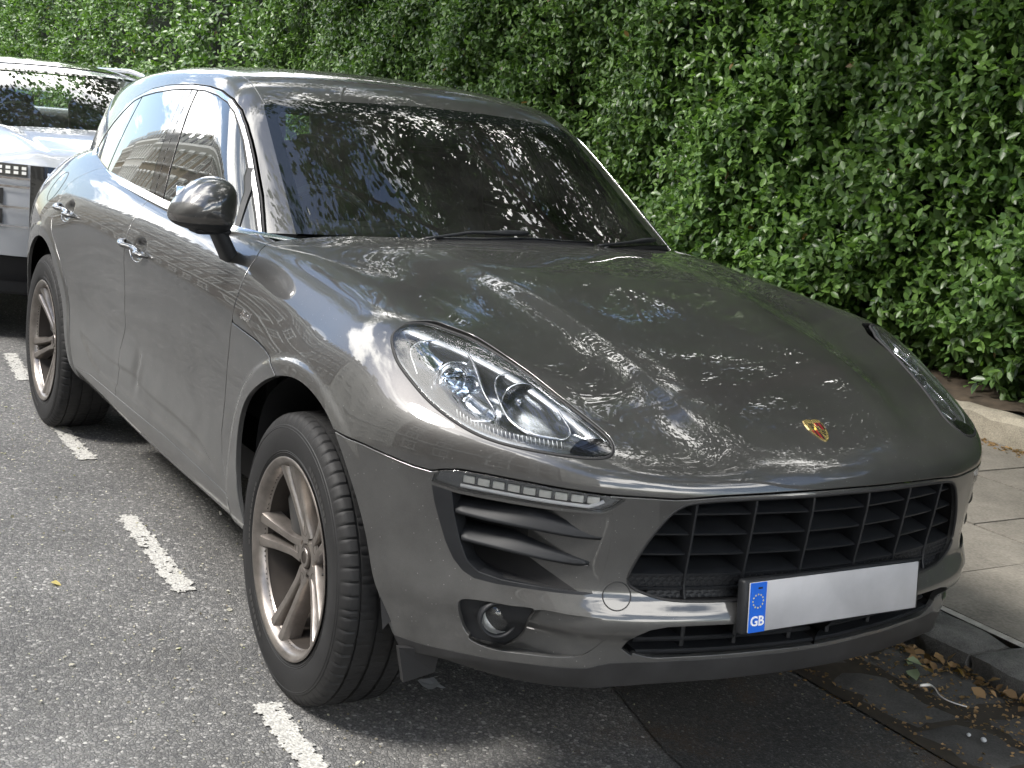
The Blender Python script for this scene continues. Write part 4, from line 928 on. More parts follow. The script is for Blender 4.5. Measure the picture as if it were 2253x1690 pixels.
# door handles
for x0, x1, z0, z1 in ((-1.625, -1.325, .952, .934), (-2.635, -2.335, .963, .946)):
    for sd in (-1, 1):
        t = np.linspace(0, 1, 17); P, N = spt(x0+(x1-x0)*t, z0+(z1-z0)*t, sd); bow = .036*np.sin(np.pi*np.clip(t, 0, 1))**.45; P = P+np.stack([0*t, sd*bow, 0*t], -1)
        P[0, 1] -= sd*.012; P[-1, 1] -= sd*.012
        MB().tube(P, np.interp(t, [0, .08, .5, .9, 1], [.008, .012, .0145, .0135, .009]), 12, flat=.62, up=(0, 0, 1)).build('door_handle', M_paint, (front_doors if x0 > -2 else rear_doors)[0 if sd == -1 else 1])
        xc = (x0+x1)/2+.02; a = np.linspace(math.radians(200), math.radians(345), 20); P, N = spt(xc+.088*np.cos(a), (z0+z1)/2+.043*np.sin(a), sd); MB().tube(P+N*.0005, .0018, 6).build('handle_edge', M_chrome2, (front_doors if x0 > -2 else rear_doors)[0 if sd == -1 else 1])
# fuel flap seam on the rear quarter
a = np.linspace(0, 2*math.pi, 40)[:-1]; P, N = spt(-2.893+.088*np.cos(a), 1.012+.062*np.sin(a), -1); MB().tube(np.vstack([P, P[:1]]), .0013, 6, cap=False).build('fuel_flap', M_rubber, car)
# mirrors
M_ind = simple('indicator_lens', (.085, .08, .075), .15, .2, coat=.5)
for sd in (-1, 1):
    mr_ = bpy.data.objects.new('door_mirror', None); COL.objects.link(mr_); mr_.parent = car
    q = smooth_line([(0,.03),(-.004,.075),(.002,.112),(.022,.134),(.06,.142),(.10,.133),(.14,.106),(.168,.074),(.184,.044),(.182,.020),(.160,.002),(.11,-.012),(.06,-.018),(.02,-.010)], 56, True); ctr = np.array([.085, .060])
    ts = np.r_[np.linspace(0, .82, 12), .89, .94, .975, .995]; rings = []
    for t in ts:
        k = (1-t**2.6)**(1/2.2); xx = -.735+.125*t; rings.append([(xx+.03*(1-abs(o_-.085)/.1)*t*0, sd*(.868+o_), 1.108+z_) for o_, z_ in ctr+(q-ctr)*k])
    nr_, nq = len(rings), len(q); V = np.array(rings).reshape(-1, 3); tt = grid_tris(nr_, nq, True)
    V = np.vstack([V, V[-nq:].mean(0), V[:nq].mean(0)]); j = np.arange(nq); k2 = (j+1) % nq
    tt = np.vstack([tt, np.stack([(nr_-1)*nq+k2, (nr_-1)*nq+j, np.full(nq, len(V)-2)], -1), np.stack([j, k2, np.full(nq, len(V)-1)], -1)])
    shell_ = MM(V, V*0, tt); shell_ = recalc(shell_)
    if ((shell_.v-shell_.v.mean(0))*shell_.n).sum() < 0: shell_ = MM(shell_.v, -shell_.n, shell_.t[:, ::-1])
    lo_, hi_ = split(shell_, shell_.v[:, 2]-1.124); front_, hb = split(hi_, -.716-hi_.v[:, 0]); strip, cap2 = split(front_, smax(front_.v[:, 2]-1.143, .925-np.abs(front_.v[:, 1]), .006))
    for nm, m, piece in (('mirror_housing', M_plastic, lo_), ('mirror_cap', M_paint, join(hb, cap2)), ('indicator_strip', M_ind, strip)): new_mesh_obj(nm, flange(piece, .006, .0008), m, mr_)
    MB().bbox((-.737, sd*.955, 1.168), (.004, .15, .10), .002).build('mirror_glass', M_chrome2, mr_)
    P, N = spt([-.745], [1.035], sd); p0 = P[0]
    rings = []
    for t in np.linspace(0, 1, 10):
        c_ = np.array([-.730+.018*t, sd*(.862+.055*t), 1.012+.095*t]); wx, wz = .052-.010*t, .030-.006*t
        rings.append([c_+np.array([math.copysign(abs(math.cos(a))**.5, math.cos(a))*wx, sd*-math.copysign(abs(math.sin(a))**.5, math.sin(a))*.016, math.sin(a)*.012]) for a in np.linspace(0, 2*math.pi, 21)[:-1]])
    MB().quad_strip(rings, cap=True).build('mirror_stalk', M_plastic, mr_)
    MB().bbox((-.712, sd*.935, 1.100), (.085, .105, .020), .009).build('mirror_foot', M_plastic, mr_)
    if sd > 0:      # the kerb-side mirror is folded back against its window
        Rz = Matrix.Translation((-.70, .885, 0)) @ Matrix.Rotation(math.radians(80), 4, 'Z') @ Matrix.Translation((.70, -.885, 0)); mr_.matrix_basis = Matrix.Translation((-.42, -.09, 0)) @ Rz
# wipers
def wiper(arm, blade):
    w = bpy.data.objects.new('wiper', None); COL.objects.link(w); w.parent = car
    def on(L, off):
        out = []
        for x, y, z in dens(np.array(L, float), 16):
            h, _ = shoot(f_green, np.array([[-1.3, y, z]]), np.array([[1., 0, 0]]), .1, 1.2, n=24); out.append(h[0]+np.array([off*.6, 0, off]))
        return np.array(out)
    A = on(arm, .024); MB().tube(A, np.interp(np.linspace(0, 1, 16), [0, .55, .6, .78, .8, 1], [.007, .009, .009, .016, .016, .012]), 8, flat=.6).build('wiper_arm', M_plastic, w)
    Bb = on(blade, .012); MB().tube(Bb, .011, 8, flat=.7).build('wiper_blade', M_rubber, w)
    MB().tube(Bb+[.008, 0, .009], .003, 6).build('wiper_spoiler', M_gloss, w)
wiper([(0, -.34, 1.098), (0, -.18, 1.121), (0, .02, 1.126)], [(0, -.30, 1.105), (0, .02, 1.116), (0, .27, 1.110)])
wiper([(0, .28, 1.100), (0, .48, 1.110), (0, .60, 1.112)], [(0, .30, 1.098), (0, .52, 1.102), (0, .675, 1.095)])
# cowl under the screen
MB().grid([[(hood_x(abs(y))+.03, y, 1.062-.035*abs(y)), (hood_x(abs(y))-.10, y, 1.062-.04*abs(y)), (hood_x(abs(y))-.42, y, 1.03-.04*abs(y))] for y in np.linspace(-.80, .80, 21)]).build('cowl_panel', M_black, car)
# ------------------------------------------------------------------ wheels
M_tyre = simple('tyre_rubber', (.014, .014, .0145), .66, spec=.35, var=.35, scale=9, bump=.2, bscale=500)
M_rim = simple('dusty_alloy', (.27, .245, .224), .32, .80, var=.30, scale=16)
M_barrel = simple('dusty_rim_barrel', (.038, .031, .026), .6, .3, var=.3, scale=12)
M_disc = simple('brake_disc', (.14, .13, .125), .35, .9)
M_cal = simple('brake_caliper', (.05, .05, .05), .5, .3)
RT = .3705
def tyre_mesh(zc=.362, n=480):
    prof = [(-.085,.236,0),(-.100,.243,0),(-.104,.252,0),(-.108,.262,0),(-.1135,.285,0),(-.1150,.308,0),(-.1140,.325,0),(-.1115,.337,0),(-.1095,.3385,0),(-.1065,.348,1),(-.1015,.3565,1),(-.096,.3625,1),(-.088,.3668,1),(-.0735,.3682,1),(-.0725,.3625,0),(-.0675,.3625,0),(-.0665,.3690,2),(-.050,.3700,2),(-.030,.3704,2),(-.0290,.3635,0),(-.0210,.3635,0),(-.0200,.3705,2),(.0,.3705,2),(.0200,.3705,2),(.0210,.3635,0),(.0290,.3635,0),(.0300,.3704,2),(.050,.3700,2),(.0665,.3690,2),(.0675,.3625,0),(.0725,.3625,0),(.0735,.3682,1),(.088,.3668,1),(.100,.3630,1),(.108,.3575,1),(.115,.349,1),(.1195,.335,0),(.1225,.308,0),(.1195,.285,0),(.112,.262,0),(.100,.243,0),(.085,.236,0)]
    mb = MB(); m = len(prof)
    for k in range(n):
        a = 2*math.pi*k/n; ph = k % 7
        for h, r, kd in prof:
            rr = r-(.0038 if (kd == 1 and ph == 0) else 0)-(.0035 if kd == 2 and (k+int(h*260)) % 14 == 0 else 0)
            p = [rr*math.cos(a), h, rr*math.sin(a)]
            if p[2] < -zc: 
                p[1] *= 1+.10*(-zc-p[2])/.0085; p[2] = -zc
            mb.v.append(tuple(p))
    for k in range(n):
        for i in range(m-1):
            k2 = (k+1) % n; mb.f.append((k*m+i, k2*m+i, k2*m+i+1, k*m+i+1)); mb.sm.append(prof[i][2] == 0 and prof[i+1][2] == 0)
    # raised sidewall ribs and lettering blocks
    for r in (.267, .272, .331):
        h = np.interp(r, [.262, .285, .308, .325, .337], [-.108, -.1135, -.1150, -.1140, -.1115]); mb.lathe([(h, r-.0014), (h-.0012, r), (h, r+.0014)], 90)
    return mb
def spoke(ang, off_h, off_m, off_r):
    rs = np.linspace(.046, .244, 16); mb = MB(); rings = []
    ca, sa = math.cos(ang), math.sin(ang)
    for r in rs:
        u = (r-.046)/.198; o = np.interp(u, [0, .22, .6, 1], [off_h, off_m*.72, off_m, off_r]); w = np.interp(u, [0, .25, .7, 1], [.0120, .0110, .0125, .0180])
        top = np.interp(u, [0, .12, .5, .85, 1], [-.058, -.062, -.078, -.096, -.102]); dp = np.interp(u, [0, .6, 1], [.050, .046, .050])
        sgn = 1 if off_m > 0 else -1
        sec = [(-w*1.25, top+dp), (-w*1.1, top+.010), (-w*.75, top+.0015), (0, top), (w*.75, top+.0015), (w*1.1, top+.010), (w*1.25, top+dp)]
        rings.append([((r*ca-(o+t)*sa), h, (r*sa+(o+t)*ca)) for t, h in sec])
    mb.quad_strip(rings, cap=True); return mb
def wheel(name, loc, steer, side, rot):
    w = bpy.data.objects.new(name, None); COL.objects.link(w); w.parent = car; w.location = loc; w.rotation_euler = (0, 0, steer+(math.pi if side > 0 else 0))
    if 'tyre' not in WHEEL: build_wheel_parts()
    for nm, me, turns in WHEEL['parts']:
        o = bpy.data.objects.new(nm, me); COL.objects.link(o); o.parent = w
        if nm == 'sidewall_moulding': o['kind'] = 'stuff'
        if turns: o.rotation_euler = (0, rot, 0)
WHEEL = {'parts': []}
def build_wheel_parts():
    WHEEL['tyre'] = 1
    def add(mb, nm, m, turns=True, angle=35):
        o = mb.build(nm, m, angle=angle); WHEEL['parts'].append((nm, o.data, turns)); bpy.data.objects.remove(o)
    add(tyre_mesh(), 'tyre', M_tyre, False, 30)
    t1 = []
    for a0, n_, r0, r1 in ((1.25, 9, .289, .302), (-1.9, 8, .289, .302), (3.3, 11, .276, .282)):      # raised moulding blocks on the sidewall
        for k in range(n_):
            q = MB(); P = []
            for t in (0, .5, 1):
                aa = a0+(k+t*.72)*.062; P.append([(r*math.cos(aa), float(np.interp(r, [.262, .285, .308], [-.108, -.1135, -.1150]))-.0012, r*math.sin(aa)) for r in (r0, r1)])
            q.grid(P); t1.append(q)
    add(MB().lathe([(-.080,.228),(-.092,.236),(-.1005,.241),(-.1035,.246),(-.108,.2555),(-.112,.2575),(-.114,.2555),(-.113,.2505),(-.1085,.2455),(-.1065,.2415),(-.100,.2375),(-.088,.2315),(-.060,.2285)], 120), 'rim_lip', M_rim, True, 60)
    add(MB().lathe([(-.088,.2316),(-.060,.2280),(-.02,.222),(.03,.212),(.06,.214),(.095,.228),(.105,.243)], 96), 'rim_barrel', M_barrel)
    for k in range(5):
        a = 2*math.pi*k/5
        for sg in (-1, 1): add(spoke(a, sg*.0200, sg*.0235, sg*.034), 'spoke', M_rim, True, 40)
        # web closing each pair near the nave, behind the bolt hole
        c, s_ = math.cos(a), math.sin(a); pts = [(.036, -.018), (.055, -.022), (.078, -.022), (.086, -.013), (.086, .013), (.078, .022), (.055, .022), (.036, .018)]
        add(MB().prism([(r*c-t*s_, -.0585, r*s_+t*c) for r, t in pts], (0, .03, 0)), 'spoke_web', M_rim)
        add(MB().lathe([(-.0590, .0135), (-.0592, .0125), (-.050, .0120), (-.046, .0005)], 16, c=(.0655*c, 0, .0655*s_)), 'dark_bolt_cup', M_barrel)  # dark cup set slightly proud, its colour giving the shade of a hole
        add(MB().lathe([(-.0555, .0005), (-.0555, .0065), (-.050, .0075)], 6, c=(.0655*c, 0, .0655*s_)), 'wheel_bolt', M_cal)
    add(MB().lathe([(-.064,.0005),(-.064,.026),(-.062,.0295),(-.057,.031)], 40), 'hub_cap', M_barrel)
    add(MB().lathe([(-.0655,.016),(-.0655,.024),(-.0640,.025)], 40), 'hub_cap_ring', M_rim)
    add(MB().lathe([(-.056,.0305),(-.060,.036),(-.056,.046),(-.040,.052),(-.010,.054)], 40), 'hub', M_rim)
    add(MB().lathe([(-.008,.06),(-.008,.170),(.018,.170),(.018,.06)], 64), 'brake_disc', M_disc)
    add(MB().bbox((-.12, -.012, .075), (.085, .085, .13), .02, roty(-.5)), 'brake_caliper', M_cal, False)
    for k in range(3):
        pass
    add(MB().tube([(.16,-.085,.165),(.155,-.106,.158)], .004, 6), 'valve', M_rubber)
    M_tl = simple('tyre_moulding', (.034, .033, .032), .5); q = MB()
    for e in t1: o = len(q.v); q.v += e.v; q.f += [tuple(i+o for i in f) for f in e.f]; q.sm += e.sm
    add(q, 'sidewall_moulding', M_tl, True)
STEER = -.022
wheel('wheel', (0, -.818, .362), STEER, -1, math.radians(36))
wheel('wheel', (0, .8275, .362), STEER, 1, .4)
wheel('wheel', (-2.807, -.8275, .362), 0, -1, math.radians(16))
wheel('wheel', (-2.807, .8275, .362), 0, 1, .9)
# wheel housings, floor: keep daylight out of the shell
for cx, A in ((.03, ARCH_F), (-2.765, ARCH_R)):
    for sd in (-1, 1):
        P = dens(A[1:-1], 60); P = P[P[:, 1] > .34]; mb = MB()
        mb.grid([[(x, sd*.885, z+.004) for x, z in P], [(x, sd*.87, z+.02) for x, z in P], [(x, sd*.50, z+.03) for x, z in P]])
        mb.poly([(x, sd*.50, z+.03) for x, z in P]); mb.build('wheel_housing', simple('wheel_housing', (.010, .010, .011), .9) if cx > 0 and sd < 0 else M_black, car)
MB().box((-1.50, 0, .30), (4.1, 1.30, .10)).build('floor_pan', M_black, car)
MB().box((.15, 0, .62), (.95, .95, .42)).build('engine_bay', M_black, car)
# door sill strake under the bumper by the front wheel
for sd in (-1, 1):
    MB().quad_strip([[(.50, sd*.865, .33), (.50, sd*.76, .31), (.485, sd*.76, .25), (.49, sd*.84, .238)], [(.515, sd*.865, .33), (.515, sd*.76, .31), (.50, sd*.76, .25), (.505, sd*.84, .238)]], cap=True, smooth=False).build('air_deflector', M_rubber, car)
# ------------------------------------------------------------------ cabin
M_trim = simple('cabin_trim', (.018, .018, .019), .6, bump=.1, bscale=400)
M_leather = simple('seat_leather', (.035, .035, .037), .45, var=.15, scale=10)
M_beige = simple('dash_grey', (.05, .052, .054), .55)
MB().quad_strip([[(-.60-.03*a, y, 1.045+.0*a), (-.80, y, 1.075), (-1.02, y, 1.06), (-1.12, y, .98), (-1.10, y, .78), (-.7, y, .78)] for a, y in ((0, -.72), (0, -.4), (0, 0), (0, .4), (0, .72))], cap=True).build('dashboard', M_trim, car, angle=50)
MB().bbox((-.99, -.37, 1.085), (.18, .34, .05), .02).build('instrument_hood', M_trim, car)
st = bpy.data.objects.new('steering_wheel', None); COL.objects.link(st); st.parent = car; st.location = (-1.17, -.37, 1.03); st.rotation_euler = (0, math.radians(-24), 0)
a = np.linspace(0, 2*math.pi, 49); MB().tube(np.stack([0*a, .185*np.cos(a), .185*np.sin(a)], -1), .0155, 10, cap=False, up=(1, 0, 0)).build('wheel_rim', M_leather, st)
MB().bbox((.03, 0, -.01), (.06, .13, .12), .025).build('airbag_cover', M_trim, st)
for p in ((0, -.17, .02), (0, .17, .02), (0, 0, -.17)): MB().tube([(.02, p[1]*.3, p[2]*.3), p], .012, 8).build('wheel_spoke', M_chrome, st)
def seat(x, y, w, hd=True):
    s = bpy.data.objects.new('seat', None); COL.objects.link(s); s.parent = car; s.location = (x, y, 0)
    MB().bbox((.18, 0, .68), (.52, w, .16), .06, seg=3).build('seat_cushion', M_leather, s)
    MB().bbox((-.14, 0, 1.0), (.15, w*.96, .66), .065, roty(-.28), seg=3).build('seat_back', M_leather, s)
    if hd: MB().bbox((-.25, 0, 1.385), (.11, .26, .20), .05, roty(-.2), seg=3).build('head_restraint', M_leather, s)
    for k in (-.06, .06): MB().tube([(-.22, k, 1.25), (-.245, k, 1.34)], .007, 6).build('restraint_post', M_chrome, s)
seat(-1.72, -.37, .52); seat(-1.72, .37, .52); seat(-2.60, -.36, .50); seat(-2.60, .36, .50)
MB().bbox((-1.12, .0, 1.40), (.03, .22, .065), .014).build('rear_view_mirror', M_trim, car)
MB().tube([(-1.18, 0, 1.475), (-1.13, 0, 1.42)], .012, 8).build('mirror_arm', M_trim, car)
for sd in (-1, 1):       # inner pillar trims and belts
    MB().tube([(-1.62, sd*.76, 1.08), (-1.74, sd*.66, 1.30), (-1.78, sd*.57, 1.46)], .045, 8, flat=.5).build('pillar_trim', M_trim, car)
    MB().tube([(-2.60, sd*.60, 1.08), (-2.72, sd*.54, 1.28), (-2.80, sd*.48, 1.42)], .05, 8, flat=.5).build('pillar_trim', M_trim, car)
    MB().box((-1.5, sd*.80, .82), (2.0, .03, .48)).build('door_card', M_trim, car)
MB().grid([[(x, y, float(Zr(x))-.035-.075*y*y-.12*y**4) for y in np.linspace(-.56, .56, 15)] for x in np.linspace(-3.0, -1.32, 18)]).build('headlining', simple('headlining', (.10, .10, .095), .9), car)
# ------------------------------------------------------------------ street: road, gutter, kerb, pavement
rng = np.random.default_rng(7); random.seed(7)
def structure(o): o['kind'] = 'structure'; return o
def asphalt(name, base, bscale=115.):
    m, nt, b = nmat(name); L = nt.links; setp(b, Roughness=.82, Specular_IOR_Level=.35)
    tc = node(nt, 'ShaderNodeTexCoord'); vo = node(nt, 'ShaderNodeTexVoronoi', i_Scale=bscale); vo.feature = 'F1'; L.new(tc.outputs['Object'], vo.inputs['Vector'])
    v2 = node(nt, 'ShaderNodeTexVoronoi', i_Scale=bscale); v2.feature = 'DISTANCE_TO_EDGE'; L.new(tc.outputs['Object'], v2.inputs['Vector'])
    sp = node(nt, 'ShaderNodeSeparateColor'); L.new(vo.outputs['Color'], sp.inputs[0])
    r = node(nt, 'ShaderNodeValToRGB'); e = r.color_ramp.elements; e[0].position = 0; e[0].color = (base*.66, base*.66, base*.665, 1); e[1].position = 1; e[1].color = (base*2.6, base*2.55, base*2.4, 1)
    for p, k in ((.55, 1.0), (.86, 1.28), (.955, 1.65)):
        q = r.color_ramp.elements.new(p); q.color = (base*k, base*k*.985, base*k*.95, 1)
    L.new(sp.outputs[0], r.inputs['Fac'])
    ed = node(nt, 'ShaderNodeMapRange'); ed.inputs['From Max'].default_value = .22; ed.inputs['To Min'].default_value = .52; L.new(v2.outputs['Distance'], ed.inputs['Value'])
    n1 = node(nt, 'ShaderNodeTexNoise', i_Scale=1.3, i_Detail=7., i_Roughness=.62); L.new(tc.outputs['Object'], n1.inputs['Vector'])
    mr = node(nt, 'ShaderNodeMapRange'); mr.inputs['From Min'].default_value = .3; mr.inputs['From Max'].default_value = .7; mr.inputs['To Min'].default_value = .72; mr.inputs['To Max'].default_value = 1.26; L.new(n1.outputs['Fac'], mr.inputs['Value'])
    m1 = node(nt, 'ShaderNodeMix', data_type='RGBA', blend_type='MULTIPLY'); m1.inputs['Factor'].default_value = 1; L.new(r.outputs['Color'], m1.inputs['A'])
    mm = node(nt, 'ShaderNodeMath', operation='MULTIPLY'); L.new(ed.outputs[0], mm.inputs[0]); L.new(mr.outputs[0], mm.inputs[1]); cb = node(nt, 'ShaderNodeCombineColor')
    for i in range(3): L.new(mm.outputs[0], cb.inputs[i])
    L.new(cb.outputs[0], m1.inputs['B'])
    # brown leaf dust in patches, thicker towards the kerb and widened as painted shade
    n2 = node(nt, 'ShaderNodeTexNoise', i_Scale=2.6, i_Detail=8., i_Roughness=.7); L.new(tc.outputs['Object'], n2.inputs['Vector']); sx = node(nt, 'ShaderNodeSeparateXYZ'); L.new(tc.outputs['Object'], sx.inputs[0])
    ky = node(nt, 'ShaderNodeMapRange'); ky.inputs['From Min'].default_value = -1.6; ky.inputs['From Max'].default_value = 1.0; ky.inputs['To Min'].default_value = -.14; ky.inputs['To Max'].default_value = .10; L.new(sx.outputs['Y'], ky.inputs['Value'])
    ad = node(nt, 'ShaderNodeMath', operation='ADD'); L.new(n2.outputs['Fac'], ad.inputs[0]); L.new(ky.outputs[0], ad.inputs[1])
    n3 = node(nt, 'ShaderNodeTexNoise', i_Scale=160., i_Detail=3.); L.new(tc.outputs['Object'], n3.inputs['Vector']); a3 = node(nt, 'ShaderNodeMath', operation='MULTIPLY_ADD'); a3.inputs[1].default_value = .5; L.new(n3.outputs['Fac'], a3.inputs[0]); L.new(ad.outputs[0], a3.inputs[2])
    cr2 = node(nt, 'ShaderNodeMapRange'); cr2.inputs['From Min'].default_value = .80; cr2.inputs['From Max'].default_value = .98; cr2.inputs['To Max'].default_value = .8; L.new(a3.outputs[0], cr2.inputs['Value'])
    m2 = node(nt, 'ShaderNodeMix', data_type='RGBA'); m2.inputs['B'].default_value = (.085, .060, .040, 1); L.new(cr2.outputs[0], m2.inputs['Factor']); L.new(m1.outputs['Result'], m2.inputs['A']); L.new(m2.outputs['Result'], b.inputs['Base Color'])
    hgt = node(nt, 'ShaderNodeMath', operation='MULTIPLY_ADD'); hgt.inputs[1].default_value = .6; L.new(sp.outputs[1], hgt.inputs[0]); L.new(ed.outputs[0], hgt.inputs[2])
    bp = node(nt, 'ShaderNodeBump', i_Strength=.75, i_Distance=.005); L.new(hgt.outputs[0], bp.inputs['Height']); L.new(bp.outputs['Normal'], b.inputs['Normal'])
    return m
M_road = asphalt('asphalt', .175)
M_shade_patch = asphalt('asphalt_shade_patch', .080, 150.)  # finer, darker asphalt; its dark colour also stands in for tree shade
def sheet(name, pts, z, m):
    me = bpy.data.meshes.new(name); me.from_pydata([(x, y, z) for x, y in pts], [], [tuple(range(len(pts)))]); o = bpy.data.objects.new(name, me); COL.objects.link(o); me.materials.append(m); return o
KY = 1.04
structure(sheet('ground', [(-150, -150), (150, -150), (150, 150), (-150, 150)], -.012, simple('ground_soil', (.09, .08, .06), .9)))
structure(sheet('road', [(-80, -9.2), (60, -9.2), (60, KY), (-80, KY)], 0, M_road))
structure(sheet('road_shade_patch', [(-.05, .02), (.62, -.15), (2.9, -.42), (3.2, .50), (1.2, .53), (.30, .50)], .004, M_shade_patch))  # patch whose dark tone paints in the shade under the trees
# worn white dashes along the parking bay
def worn_paint():
    m, nt, b = nmat('worn_road_paint'); L = nt.links; setp(b, Roughness=.75); tc = node(nt, 'ShaderNodeTexCoord')
    nz = node(nt, 'ShaderNodeTexNoise', i_Scale=140., i_Detail=4.); L.new(tc.outputs['Object'], nz.inputs['Vector']); r = node(nt, 'ShaderNodeValToRGB'); r.color_ramp.elements[0].position = .32; r.color_ramp.elements[0].color = (.24, .235, .22, 1); r.color_ramp.elements[1].position = .62; r.color_ramp.elements[1].color = (.50, .49, .455, 1)
    L.new(nz.outputs['Fac'], r.inputs['Fac']); L.new(r.outputs['Color'], b.inputs['Base Color']); vo = node(nt, 'ShaderNodeTexVoronoi', i_Scale=115.); L.new(tc.outputs['Object'], vo.inputs['Vector'])
    bp = node(nt, 'ShaderNodeBump', i_Strength=.5, i_Distance=.004); L.new(vo.outputs['Distance'], bp.inputs['Height']); L.new(bp.outputs['Normal'], b.inputs['Normal']); return m
M_mark = worn_paint()
def vnoise(x, y, s):
    xi, yi = np.floor(x*s).astype(int), np.floor(y*s).astype(int); fx, fy = x*s-xi, y*s-yi; fx, fy = fx*fx*(3-2*fx), fy*fy*(3-2*fy)
    h = lambda a, b: ((np.sin(a*127.1+b*311.7)*43758.5453) % 1)
    return (h(xi, yi)*(1-fx)+h(xi+1, yi)*fx)*(1-fy)+(h(xi, yi+1)*(1-fx)+h(xi+1, yi+1)*fx)*fy
def dash(a, b, wd=.067):
    a, b = np.array(a, float), np.array(b, float); L_ = np.linalg.norm(b-a); d = (b-a)/L_; n = np.array([-d[1], d[0]]); h = .005
    u = np.arange(-.02, L_+.02, h); v = np.arange(-wd/2-.015, wd/2+.015, h); U, V = np.meshgrid(u, v, indexing='ij'); X = a[0]+d[0]*U+n[0]*V; Y = a[1]+d[1]*U+n[1]*V
    edge = np.minimum(np.minimum(U, L_-U), wd/2-np.abs(V))+.020*(vnoise(X, Y, 45)-.5)+.016*(vnoise(X, Y, 130)-.5)
    k = (edge > 0) & (vnoise(X+7, Y, 120)*.6+vnoise(X, Y+3, 38)*.4 > .25)
    mb = MB(); idx = {}
    def vid(i, j):
        if (i, j) not in idx:
            q = a+d*(u[0]+i*h)+n*(v[0]+j*h); idx[(i, j)] = len(mb.v); mb.v.append((q[0], q[1], .0045))
        return idx[(i, j)]
    for i, j in zip(*np.where(k)): mb.f.append((vid(i, j), vid(i+1, j), vid(i+1, j+1), vid(i, j+1))); mb.sm.append(False)
    structure(mb.build('road_marking', M_mark, fix=False))
for a, b in (((-7.0,-.70),(-6.4,-.72)), ((-5.6,-.745),(-5.0,-.76)), ((-4.25,-.80),(-3.62,-.845)), ((-2.86,-.885),(-2.20,-.885)), ((-1.48,-.925),(-.735,-.945)), ((.045,-.985),(.72,-1.0)), ((1.5,-1.03),(2.2,-1.05))): dash(a, b)
def stone_mat(name, c, var=.3, sc_=9., bump=.6, spk=.0):
    m, nt, b = nmat(name); L = nt.links; setp(b, Roughness=.85, Specular_IOR_Level=.3); tc = node(nt, 'ShaderNodeTexCoord'); oi = node(nt, 'ShaderNodeObjectInfo')
    n1 = node(nt, 'ShaderNodeTexNoise', i_Scale=sc_, i_Detail=9., i_Roughness=.7); L.new(tc.outputs['Object'], n1.inputs['Vector'])
    n2 = node(nt, 'ShaderNodeTexNoise', i_Scale=sc_*28, i_Detail=3.); L.new(tc.outputs['Object'], n2.inputs['Vector'])
    mxx = node(nt, 'ShaderNodeMath', operation='MULTIPLY_ADD'); mxx.inputs[1].default_value = .55; L.new(n2.outputs['Fac'], mxx.inputs[0]); L.new(n1.outputs['Fac'], mxx.inputs[2])
    r = node(nt, 'ShaderNodeValToRGB'); r.color_ramp.elements[0].position = .55; r.color_ramp.elements[0].color = (*[q*(1-var) for q in c], 1); r.color_ramp.elements[1].position = 1.0; r.color_ramp.elements[1].color = (*[q*(1+var) for q in c], 1)
    L.new(mxx.outputs[0], r.inputs['Fac']); hs = node(nt, 'ShaderNodeHueSaturation'); mr = node(nt, 'ShaderNodeMapRange'); mr.inputs['To Min'].default_value = .86; mr.inputs['To Max'].default_value = 1.14; L.new(oi.outputs['Random'], mr.inputs['Value']); L.new(mr.outputs[0], hs.inputs['Value']); L.new(r.outputs['Color'], hs.inputs['Color']); L.new(hs.outputs[0], b.inputs['Base Color'])
    bp = node(nt, 'ShaderNodeBump', i_Strength=bump, i_Distance=.006); L.new(mxx.outputs[0], bp.inputs['Height']); L.new(bp.outputs['Normal'], b.inputs['Normal']); return m
M_granite = stone_mat('kerb_granite', (.110, .107, .100), .55, 9., 1.)
M_sett = stone_mat('gutter_stone', (.075, .073, .070), .40, 6.)
M_slab = stone_mat('pavement_slab', (.165, .152, .130), .38, 3.0, .3)
M_joint = simple('joint_dirt', (.035, .028, .020), .95, var=.4, scale=40)
M_soil = simple('hedge_soil', (.055, .040, .026), .95, var=.5, scale=14, bump=.8, bscale=60)
M_curb2 = stone_mat('old_stone_edging', (.26, .235, .185), .40, 5., .9)
def rough_block(w, d, h, seed, cut=.012, nx=7, ny=5, amp=.004):
    """worn stone block, top at z = 0, centred"""
    r_ = np.random.default_rng(seed); mb = MB(); xs = np.linspace(-w/2, w/2, nx); ys = np.linspace(-d/2, d/2, ny); P = []
    def top(x, y):
        e = min(w/2-abs(x), d/2-abs(y)); return -cut*max(0, 1-e/.022)**2
    for x in xs:
        P.append([(x, y, top(x, y)+r_.normal()*amp*.5) for y in ys])
    mb.grid(P)
    ring = [(x, ys[0]) for x in xs]+[(xs[-1], y) for y in ys[1:]]+[(x, ys[-1]) for x in xs[::-1][1:]]+[(xs[0], y) for y in ys[::-1][1:-1]]
    zr = {(round(p[0], 5), round(p[1], 5)): p[2] for row in P for p in row}
    r0 = [(x, y, zr[(round(x, 5), round(y, 5))]) for x, y in ring]; r1 = [(x*1.004+r_.normal()*amp, y*1.004+r_.normal()*amp, -.35*h) for x, y in ring]; r2 = [(x, y, -h) for x, y in ring]
    mb.quad_strip([r0, r1, r2]); return mb
gut = structure(bpy.data.objects.new('gutter', None)); COL.objects.link(gut)
structure(sheet('gutter_bed', [(-60, .52), (40, .52), (40, KY+.01), (-60, KY+.01)], .0085, M_joint))
def sett(x, y, w, d, z, rz, seed):
    o = rough_block(w, d, .04, seed, .008, 6, 5, .004).build('sett', M_sett, gut, angle=40); o.location = (x, y, z); o.rotation_euler = (rng.normal()*.012, rng.normal()*.01, rz); return o
k = 0
